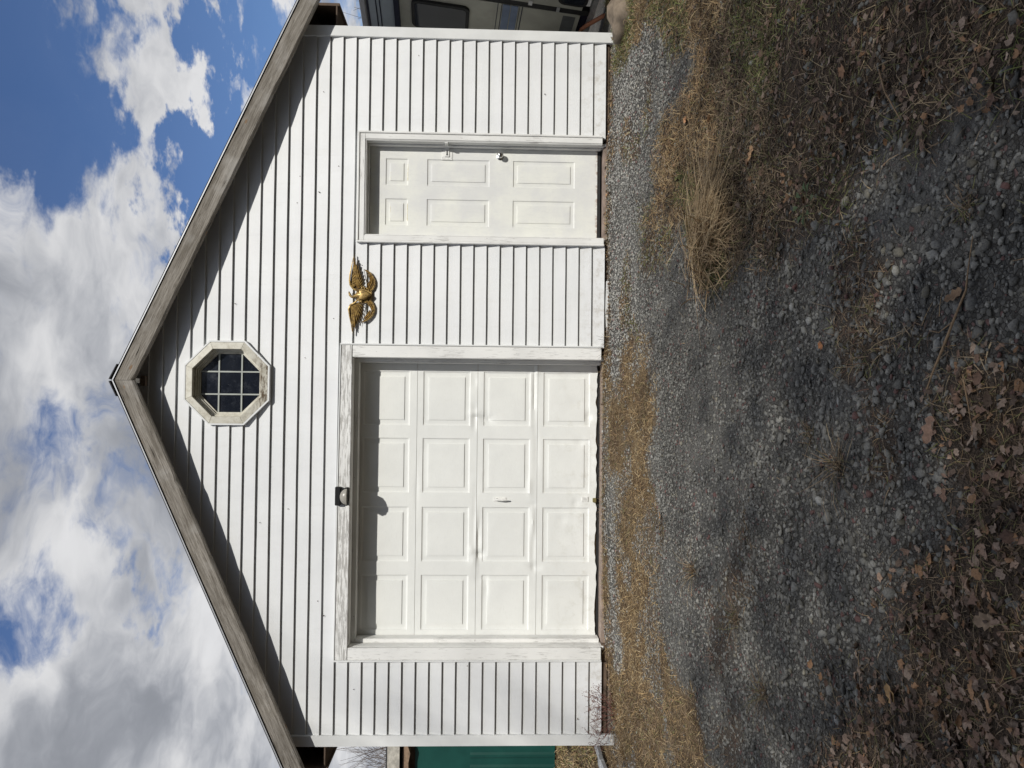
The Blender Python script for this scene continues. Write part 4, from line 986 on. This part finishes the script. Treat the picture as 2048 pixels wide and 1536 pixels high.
# ------------------------------------------------------------------ ground cover: real stones, blades and leaves
def attr_mat(name, rough=.85, extra=None, bump=0):
    def f(nt, o, w):
        c = nt.new('ShaderNodeAttribute', attribute_name='tint').outputs['Color']
        n = nt.noise(w, 160, 4, .6); c = nt.mix(nt.ramp(n, .3, .75), nt.vmath('SCALE', c, scale=1.12), nt.vmath('SCALE', c, scale=.66))
        d = {'Base Color': c}
        if bump: d['Normal'] = nt.bump(n, bump, .003)
        return d
    return material(name, f, rough, spec=.25)
M_STONE = attr_mat('slate_gravel', .85, bump=.4); M_BLADE = attr_mat('dead_grass_blade', .8); M_LEAF = attr_mat('dead_leaf', .8, bump=.3)
def lerp(a, b, t): return a + (b - a) * t
def stones():
    # icosahedron
    g = (1 + 5 ** .5) / 2
    B = np.array([(-1, g, 0), (1, g, 0), (-1, -g, 0), (1, -g, 0), (0, -1, g), (0, 1, g), (0, -1, -g), (0, 1, -g), (g, 0, -1), (g, 0, 1), (-g, 0, -1), (-g, 0, 1)]) / np.hypot(1, g)
    FI = np.array([(0, 11, 5), (0, 5, 1), (0, 1, 7), (0, 7, 10), (0, 10, 11), (1, 5, 9), (5, 11, 4), (11, 10, 2), (10, 7, 6), (7, 1, 8), (3, 9, 4), (3, 4, 2), (3, 2, 6), (3, 6, 8), (3, 8, 9), (4, 9, 5), (2, 4, 11), (6, 2, 10), (8, 6, 7), (9, 8, 1)])
    def batch(n, x0, x1, y0, y1, r0, r1, p):
        x = rng.uniform(x0, x1, n); y = rng.uniform(y0, y1, n)
        hw = 1.25 + (y + 5.2) * .62 + .6; keep = np.abs(x - 3.15) < hw          # where the ground can be seen from about here
        r = r0 + (r1 - r0) * rng.random(n) ** p
        L, G, Bp = zones(x, y); keep &= rng.random(n) < (1 - L * .86) * (1 - G * .975) * (1 - Bp * .4)
        keep &= ~((y > .04))
        return x[keep], y[keep], r[keep]
    P = [batch(42000, .3, 6.2, -5.5, -3.0, .004, .014, 2.0), batch(2800, .3, 6.0, -5.5, -3.4, .012, .025, 1.6), batch(34000, -.5, 6.8, -3.2, -1.5, .005, .0125, 1.8), batch(700, -.5, 6.8, -3.2, -1.5, .012, .019, 1.6),
         batch(32000, -.8, 7.2, -1.6, .06, .006, .013, 1.6)]
    x, y, r = [np.concatenate([p[i] for p in P]) for i in range(3)]; n = len(x)
    V = B[None] * (1 + rng.uniform(-.34, .30, (n, 12, 1))) + rng.normal(0, .07, (n, 12, 3))
    sx = rng.uniform(.75, 1.45, n); sy = rng.uniform(.65, 1.1, n); szz = rng.uniform(.32, .75, n)
    for _ in range(5):        # broken faces
        nn = rng.normal(0, 1, (n, 3)); nn /= np.linalg.norm(nn, axis=1)[:, None]; dd = rng.uniform(.35, .75, n)
        q = np.einsum('nvk,nk->nv', V, nn) - dd[:, None]; V = V - np.maximum(q, 0)[..., None] * nn[:, None]
    V = V * 1.18 * np.stack([sx, sy, szz], 1)[:, None]
    tilt = rng.normal(0, .35, n); ct, st = np.cos(tilt)[:, None], np.sin(tilt)[:, None]
    Vy = V[..., 1] * ct - V[..., 2] * st; Vz = V[..., 1] * st + V[..., 2] * ct
    a = rng.uniform(0, 6.28, n); ca, sa = np.cos(a)[:, None], np.sin(a)[:, None]
    X = V[..., 0] * ca - Vy * sa; Y = V[..., 0] * sa + Vy * ca
    lift = rng.uniform(-.1, .5, n) * r
    W_ = np.stack([x[:, None] + X * r[:, None], y[:, None] + Y * r[:, None], zfine(x, y)[:, None] + lift[:, None] + Vz * r[:, None]], -1)
    t = rng.random(n); base = lerp(np.array([.098, .096, .088])[None], np.array([.245, .240, .218])[None], (t ** 1.3)[:, None])
    k = rng.random(n); base[k < .06] = base[k < .06] * [1.1, 1.05, .93]; red = k > .965; base[red] = [.13, .075, .068]; wh = (k > .958) & ~red; base[wh] = [.29, .29, .275]
    patch = fbm(x, y, .9, 3, 15)[:, None]; base = base * (.75 + .5 * patch)
    lf = sstep((y + 1.9) / 1.5)[:, None]; base = lerp(base, base * 1.5 + .045, lf)         # stone colour gets paler towards the wall
    Fc = (FI[None] + (np.arange(n) * 12)[:, None, None]).reshape(-1, 3)
    me = fast_mesh('gravel', W_.reshape(-1, 3), Fc, M_STONE, np.repeat(base, 12, 0))
    tag(link('gravel', me), 'loose slate grey gravel spread in front of the garage', 'gravel', kind='stuff'); print('stones', n)
stones()

def blades(name, x, y, L, w, lean, az, cols, label, z=None, cat='grass', curl=.5, mat=M_BLADE, rise=0.0, kind='stuff', side=None):
    """ribbon of 3 segments per blade"""
    n = len(x); z = zfine(x, y) if z is None else z
    dx, dy = np.cos(az), np.sin(az); px, py = -dy, dx
    K = 4; ts = np.linspace(0, 1, K); V = np.zeros((n, K, 2, 3))
    bend = rng.normal(0, curl, n); droop = rng.uniform(.2, 1, n)
    X = np.zeros(n); Y = np.zeros(n); Z = np.zeros(n) + rise; el = lean.copy(); aa = az.copy()
    for i, t in enumerate(ts):
        if i:
            s_ = L / (K - 1); X = X + np.cos(aa) * np.cos(el) * s_; Y = Y + np.sin(aa) * np.cos(el) * s_; Z = Z + np.sin(el) * s_; el = el - droop * np.abs(lean) * .8; aa = aa + bend / (K - 1)
        hw = w * (1 - .75 * t) / 2
        zz = np.maximum(Z, .003 + rise * .3)
        tw = rng.normal(0, .5, n) * hw
        for k, sgn in ((0, -1), (1, 1)):
            V[:, i, k, 0] = x + X + sgn * px * hw; V[:, i, k, 1] = y + Y + sgn * py * hw; V[:, i, k, 2] = z + zz + sgn * tw
    b = (np.arange(n) * K * 2)[:, None, None]; q = np.array([(i * 2, i * 2 + 1, i * 2 + 3, i * 2 + 2) for i in range(K - 1)])[None]
    me = fast_mesh(name, V.reshape(-1, 3), (b + q).reshape(-1, 4), mat, np.repeat(cols, K * 2, 0))
    return tag(link(name, me), label, cat, kind=kind)
def pal(n, cols, jit=.18):
    c = np.array(cols)[rng.integers(0, len(cols), n)]; return np.clip(c * (1 + rng.normal(0, jit, (n, 1))), .01, .9)
TAN = [(.38, .265, .13), (.43, .32, .17), (.29, .19, .095), (.17, .11, .06), (.33, .235, .13), (.46, .37, .23)]
BRN = [(.20, .14, .09), (.14, .095, .06), (.26, .19, .12), (.30, .23, .15), (.10, .07, .045), (.17, .17, .07)]
def pick(n, x0, x1, y0, y1, fn):
    x = rng.uniform(x0, x1, n); y = rng.uniform(y0, y1, n); L, G, B = zones(x, y); k = rng.random(n) < fn(L, G, B, x, y); k &= ~((x > .05) & (x < 6.5) & (y > .05)); return x[k], y[k]
x, y = pick(90000, -1.6, 3.9, -3.6, .9, lambda L, G, B, x, y: G * .95); n = len(x)
pt = fbm(x, y, 1.9, 4, 31); c = pal(n, TAN); dk = pt < .52; c[dk] = pal(dk.sum(), BRN + TAN[:3])
blades('dead_grass', x, y, rng.uniform(.03, .10, n), rng.uniform(.002, .0045, n), np.abs(rng.normal(.38, .38, n)), rng.uniform(0, 6.28, n), c, 'matted tan dead grass in front of the overhead door and left corner')
x, y = pick(26000, -4.5, -.02, .9, 9, lambda L, G, B, x, y: x < 0); n = len(x)
GRN = [(.17, .19, .06), (.24, .22, .09), (.30, .24, .12)]
blades('rough_grass', x, y, rng.uniform(.05, .13, n), rng.uniform(.006, .012, n), np.abs(rng.normal(.6, .3, n)), rng.uniform(0, 6.28, n), pal(n, TAN + GRN), 'rough brown and green grass beside the green shed')
x, y = pick(170000, 3.2, 8.2, -5.4, .8, lambda L, G, B, x, y: L * (.55 + .4 * (fbm(x, y, 1.4, 3, 40) > .5)) * (y > -3.4) + L * .42 + B * .35); n = len(x)
c = pal(n, BRN + [(.36, .28, .17)]); up = (y > -3.1 + fbm(x, y, 2, 3, 50) * .8) & (rng.random(n) < .78); c[up] = pal(up.sum(), [(.38, .27, .14), (.30, .20, .10), (.44, .33, .19), (.21, .13, .07)]); g_ = (fbm(x, y, 1.2, 3, 44) > .55) & (rng.random(n) < .5) | ((y > -.9) & (x > 5.9) & (rng.random(n) < .6)); c[g_] = pal(g_.sum(), [(.10, .13, .035), (.16, .18, .06), (.20, .20, .08)])
blades('leaf_litter_grass', x, y, rng.uniform(.04, .11, n), rng.uniform(.0022, .0045, n), np.abs(rng.normal(.4, .35, n)), rng.uniform(0, 6.28, n), c, 'thin brown and green grass growing through the fallen leaves on the right')
x, y = pick(42000, .2, 3.4, -5.5, -3.0, lambda L, G, B, x, y: L * .6 + B * .3); n = len(x)
blades('thatch', x, y, rng.uniform(.03, .10, n), rng.uniform(.0015, .0035, n), np.abs(rng.normal(.3, .3, n)), rng.uniform(0, 6.28, n), pal(n, BRN + [(.30, .21, .11)]), 'brown thatch of dead grass at the near left of the gravel')
x, y = pick(26000, .3, 6, -5, 0, lambda L, G, B, x, y: B * .85 + .015); n = len(x)
blades('grass_sprigs', x, y, rng.uniform(.03, .08, n), rng.uniform(.002, .004, n), np.abs(rng.normal(.4, .3, n)), rng.uniform(0, 6.28, n), pal(n, [(.20, .12, .08), (.14, .08, .06), (.28, .20, .12)]), 'reddish brown dead sprigs scattered through the gravel')

def leaf_mesh(x, y, size, cols, name, label, lobed=True):
    """curled leaves: a 2x5 strip with a lobed outline, folded along the midrib"""
    n = len(x); K = 6; ts = np.linspace(0, 1, K); V = np.zeros((n, K, 3, 3)); fold = rng.uniform(.15, 1.1, n); curl = rng.normal(0, 1.3, n)
    wid = rng.uniform(.28, .5, n)
    for i, t in enumerate(ts):
        lob = (np.sin(math.pi * min(1, t * .92 + .06)) ** .7) * (1.0 if i % 2 else .68)
        a = curl * (t - .5); X = np.sinc(curl / 6) * (t - .5) ; Z = .5 * np.abs(curl) * (t - .5) ** 2
        w = wid * lob * rng.uniform(.7, 1.2, n)
        V[:, i, 1] = np.stack([X, X * 0, Z], -1)
        for k, s_ in ((0, -1), (2, 1)):
            V[:, i, k] = np.stack([X + rng.normal(0, .04, n), s_ * w * np.cos(fold), Z + w * np.sin(fold) + rng.normal(0, .05, n)], -1)
    V = V.reshape(n, -1, 3) * size[:, None, None]
    tx = rng.normal(0, .45, n); fl = rng.random(n) < .5; V[..., 2] *= np.where(fl, -1, 1)[:, None]
    c, s_ = np.cos(tx)[:, None], np.sin(tx)[:, None]; Y, Z = V[..., 1] * c - V[..., 2] * s_, V[..., 1] * s_ + V[..., 2] * c
    a = rng.uniform(0, 6.28, n); ca, sa = np.cos(a)[:, None], np.sin(a)[:, None]; X2 = V[..., 0] * ca - Y * sa; Y2 = V[..., 0] * sa + Y * ca
    Z = Z - Z.min(1, keepdims=True) + rng.uniform(0, .02, (n, 1))
    W_ = np.stack([x[:, None] + X2, y[:, None] + Y2, zfine(x, y)[:, None] + Z], -1)
    q = np.array([(i * 3 + j, i * 3 + j + 1, i * 3 + j + 4, i * 3 + j + 3) for i in range(K - 1) for j in range(2)]); Fc = (q[None] + (np.arange(n) * K * 3)[:, None, None]).reshape(-1, 4)
    me = fast_mesh(name, W_.reshape(-1, 3), Fc, M_LEAF, np.repeat(cols, K * 3, 0)); me.polygons.foreach_set('use_smooth', [True] * len(me.polygons))
    return tag(link(name, me), label, 'leaves', kind='stuff')
LV = [(.25, .175, .13), (.20, .13, .095), (.29, .22, .17), (.15, .095, .07), (.21, .155, .12), (.27, .16, .09), (.09, .065, .05)]
x, y = pick(21000, 3.2, 8.2, -5.5, .3, lambda L, G, B, x, y: L * np.clip((-y - 2.2) * .42, .07, .95)); n = len(x)
leaf_mesh(x, y, rng.uniform(.016, .042, n), pal(n, LV), 'fallen_leaves', 'curled grey brown fallen leaves covering the right side')
x, y = pick(12000, .2, 3.4, -5.6, -3.2, lambda L, G, B, x, y: L * .8); n = len(x)
leaf_mesh(x, y, rng.uniform(.016, .046, n), pal(n, LV), 'fallen_leaves', 'curled brown fallen leaves at the near left of the gravel')

# ------------------------------------------------------------------ single plants, leaves, sticks
def clump(x, y, n, L, spread, a0, aw, cols, name, label, lean=(.25, .3), w=(.002, .004), curl=.5, r=.05):
    xx = x + rng.normal(0, r, n); yy = y + rng.normal(0, r, n)
    return blades(name, xx, yy, rng.uniform(L * .5, L, n), rng.uniform(*w, n), np.abs(rng.normal(lean[0], lean[1], n)), a0 + rng.normal(0, aw, n), pal(n, cols, .12), label, cat='grass clump', curl=curl, kind='')
STRAW = [(.46, .34, .20), (.38, .27, .15), (.52, .40, .24), (.28, .19, .11)]
o = clump(4.02, -2.42, 760, .64, .5, math.atan2(-.90, .42), .42, STRAW, 'straw_clump', 'big clump of long straw coloured grass bent over towards the viewer, right of the gravel', lean=(.24, .20), w=(.0035, .0065), curl=.8, r=.12)
for i, (x, y, n, L, cols, lab) in enumerate([(2.0, -2.95, 90, .22, BRN, 'brown dead grass tuft in the left middle of the gravel'), (2.98, -3.66, 60, .10, BRN, 'small dark dead tuft in the middle of the gravel'),
        (2.87, -3.89, 80, .24, STRAW[1:] + BRN, 'spidery straw tuft in the near middle of the gravel'), (3.46, -4.12, 50, .07, BRN, 'little reddish brown tuft right of the fallen stick'), (3.70, -4.62, 60, .09, BRN, 'rust brown tuft nearest the photo edge beyond the stick'),
        (1.73, -3.25, 90, .20, BRN, 'low brown tuft near the left edge of the gravel'), (2.1, -2.3, 80, .26, STRAW[1:] + BRN, 'loose straw tuft standing left of centre in the gravel'), (.12, -.42, 160, .26, STRAW, 'upright straw grass tuft at the left corner board')]):
    o = clump(x, y, n, L, .5, 0, 3, cols, 'grass_tuft', lab, lean=(.55, .4), r=.02, w=(.0018, .0035)); o['group'] = 'dead grass tufts in the gravel'

def one_leaf(x, y, L, col, label, rot, seed):
    r = random.Random(seed); out = []
    n = 7
    for i in range(n):
        t = i / (n - 1); w = .34 * math.sin(math.pi * min(1, t * .9 + .08)) ** .7 * (1 if i % 2 else .62); out.append((t - .5, w))
    V = []; 
    for (t, w) in out:
        z = .35 * t * t; V += [(t, -w, z + w * .35 + r.gauss(0, .03)), (t, 0, z), (t, w, z + w * .35 + r.gauss(0, .03))]
    V += [(.5, 0, .09), (.68, .02, .10), (.68, .035, .10)]; V = [(a * L, b * L, c * L) for a, b, c in V]
    Fc = [(i * 3 + j, i * 3 + j + 1, i * 3 + j + 4, i * 3 + j + 3) for i in range(n - 1) for j in range(2)] + [(21, 22, 23)]
    me = bpy.data.meshes.new('fallen_leaf'); me.from_pydata(V, [], Fc); o = link('fallen_leaf', me, plain('leaf_colour', col, .7, var=.25, sc_=40, bump=.3), None, (x, y, float(zfine(x, y)) + .018)); o.rotation_euler = (r.uniform(-.3, .3), r.uniform(-.3, .3), rot)
    tag(o, label, 'leaf', 'single fallen leaves')
for i, a in enumerate([(4.39, -3.99, .085, (.24, .13, .07), 'brown oak leaf lying among grey leaves at the near right', 1.2), (3.35, -3.80, .06, (.34, .14, .05), 'narrow orange leaf alone on the gravel', 1.5), (2.34, -1.68, .055, (.36, .20, .09), 'small orange leaf at the edge of the tan grass', .3),
        (3.44, -4.58, .065, (.22, .14, .08), 'orange brown leaf curled beside the fallen stick', 2.0), (4.91, -2.14, .07, (.38, .20, .10), 'orange leaf where the pale gravel meets the litter', .9), (4.35, -3.14, .09, (.36, .22, .12), 'tan brown leaf caught in the straw clump', 2.6),
        (2.13, -4.28, .07, (.40, .25, .11), 'yellowish leaf among straw at the near left', .5), (2.50, -4.70, .08, (.24, .17, .11), 'pale tan leaf nearest the lower edge of the view', 1.9), (3.03, -4.47, .09, (.27, .17, .12), 'brown leaf at the lower end of the fallen stick', 2.9), (4.17, -2.60, .10, (.42, .24, .12), 'light orange leaf lying on the root of the straw clump', .2)]): one_leaf(*a, 100 + i)
M_STICK = plain('tan_stick_bark', (.28, .19, .11), .8, var=.3, sc_=40, bump=.4)
def gp(x, y, h): return (x, y, float(zfine(x, y)) + h)
m = MB(); m.tube([gp(3.60, -4.68, .03), gp(3.50, -4.665, .035), gp(3.445, -4.66, .04), gp(3.36, -4.60, .035), gp(3.28, -4.555, .035), gp(3.21, -4.50, .03), gp(3.14, -4.44, .02)], [.001, .002, .003, .0038, .004, .003, .002], 7)
m.tube([gp(3.36, -4.60, .035), gp(3.33, -4.56, .05), gp(3.34, -4.52, .055)], [.002, .0015, .001], 5); tag(m.build('fallen_stick', M_STICK, smooth=True), 'long thin tan stick lying across the gravel in the foreground', 'stick')
m = MB(); m.tube([gp(3.20, -4.62, .02), gp(3.10, -4.66, .03), gp(3.02, -4.66, .02)], [.0022, .002, .001], 5); tag(m.build('fallen_twig', M_STICK), 'short dark twig lying below the long tan stick', 'twig')
m = MB(); m.tube([gp(4.28, -4.25, .04), gp(4.18, -4.30, .05), gp(4.06, -4.36, .03)], [.003, .003, .002], 5); tag(m.build('fallen_twig', M_STICK), 'straight tan twig in the leaves at the near right', 'twig')
# green weed
wd = thing('weed_plant', 'small dark green weed sprouting at the edge of the leaf litter', 'weed', gp(3.95, -3.72, 0)); M_WEED = plain('dark_green_leaf', (.06, .09, .035), .5, var=.25)
m = MB(); b = Vector(gp(3.95, -3.72, 0))
for k in range(4): m.tube([b, b + Vector((math.cos(k * 1.7) * .03, math.sin(k * 1.7) * .03, .03)), b + Vector((math.cos(k * 1.7) * .07, math.sin(k * 1.7) * .07, .035))], .0015, 4)
m.build('stem', M_WEED, wd)
for k in range(8):
    a = k * .8; L = .045; c_ = b + Vector((math.cos(a) * .05, math.sin(a) * .05, .035 + .005 * (k % 3))); d = Vector((math.cos(a), math.sin(a), .15)); s_ = Vector((-math.sin(a), math.cos(a), 0)); m = MB()
    m.add([c_, c_ + d * L * .5 + s_ * L * .28 + Vector((0, 0, .008)), c_ + d * L, c_ + d * L * .5 - s_ * L * .28 + Vector((0, 0, .008)), c_ + d * L * .5], [(0, 1, 4), (1, 2, 4), (2, 3, 4), (3, 0, 4)]); m.build('leaf', M_WEED, wd)
# bare shrub at the left of the wall
M_RED = plain('reddish_twig_bark', (.15, .065, .05), .6, var=.25, sc_=60)
shb = thing('bare_shrub', 'low bare shrub with reddish twigs and buds at the foot of the left siding', 'shrub', (.33, -.16, -.12))
r = random.Random(21); st, bd = MB(), MB()
def twig(p, d, L, rad, lv):
    pts = [p]; 
    for i in range(4): d = (d + Vector((r.gauss(0, .16), r.gauss(0, .10), r.gauss(.0, .14)))).normalized(); p = p + d * L / 4; pts.append(p)
    st.tube(pts, [rad, rad * .9, rad * .8, rad * .65, rad * .5], 5)
    if lv >= 2:
        for q in pts[2:]:
            if r.random() < .6: o_ = Vector((r.gauss(0, .006), r.gauss(0, .004), r.gauss(0, .006))); bd.lathe([(.0005, -.004), (.0032, 0), (.0005, .004)], tuple(q + o_), 'z', 5)
    if lv < 3:
        for i in range(3 if lv else 4):
            q = pts[r.randint(1, 4)]; nd = (d + Vector((r.gauss(0, .75), r.gauss(-.05, .25), r.gauss(.15, .45)))).normalized(); twig(q, nd, L * r.uniform(.45, .75), max(.0011, rad * .6), lv + 1)
for (x, y, dx) in ((.30, -.14, -.25), (.34, -.16, .25), (.36, -.15, .6), (.33, -.13, 0), (.28, -.15, -.7)): twig(Vector((x, y, float(zfine(x, y)) - .01)), Vector((dx, .05, 1)).normalized(), r.uniform(.15, .21), .0036, 0)
st.build('stem', M_RED, shb); tag(bd.build('bud', M_RED, shb), kind='stuff')
# dead sprigs caught at the foot of the right garage door casing
spg = MB(); r = random.Random(3)
for i in range(14):
    p = Vector((3.62 + r.gauss(0, .03), -.05 + r.gauss(0, .015), -.06)); d = Vector((r.gauss(.1, .5), -.1, 1)).normalized(); spg.tube([p, p + d * .06, p + d * r.uniform(.09, .16) + Vector((r.gauss(0, .02), 0, 0))], [.0018, .0014, .0008], 4)
tag(spg.build('dry_weed', plain('dark_dry_stem', (.08, .055, .035), .8)), 'dark dry weed stems at the foot of the overhead door casing', 'weed')
# nail heads and old screw holes in the siding
m = MB(); r = random.Random(77)
for i in range(46):
    x = r.uniform(.15, 6.4); z = r.uniform(2.45, 3.9) if r.random() < .6 else r.choice([r.uniform(.1, 2.3)])
    if z > 2.4 and abs(x - XC) > (ZR - .5 - z) / SL: continue
    if z < 2.4 and (.76 < x < 3.63 or 4.54 < x < 5.57): continue
    if abs(x - OC[0]) < .42 and abs(z - OC[1]) < .42: continue
    q = r.uniform(.0025, .0045); m.lathe([(q, -.002), (q, .028)], (x, 0, z), 'y', 7)
tag(m.build('nail_head', M_DARKWOOD, gar), kind='stuff')
# leaves and weeds caught against the wall foot
x = rng.uniform(.2, 6.5, 420); x = x[~((x > .9) & (x < 3.5)) | (rng.random(len(x)) < .35)]; n = len(x); y = -np.abs(rng.normal(.02, .06, n)) - .005
leaf_mesh(x, y, rng.uniform(.018, .038, n), pal(n, LV + [(.36, .24, .13)]), 'wind_blown_leaves', 'small dry leaves blown against the foot of the garage wall')
x = rng.uniform(.1, 6.5, 2600); n = len(x); y = -np.abs(rng.normal(.0, .05, n)) - .01; k = fbm(x, y, 2.2, 3, 88) > .47; x, y = x[k], y[k]; n = len(x)
blades('wall_foot_grass', x, y, rng.uniform(.03, .09, n), rng.uniform(.002, .0045, n), np.abs(rng.normal(.8, .4, n)), rng.uniform(0, 6.28, n), pal(n, TAN + BRN), 'dry grass and weeds growing along the foot of the wall')

bpy.context.view_layer.update()
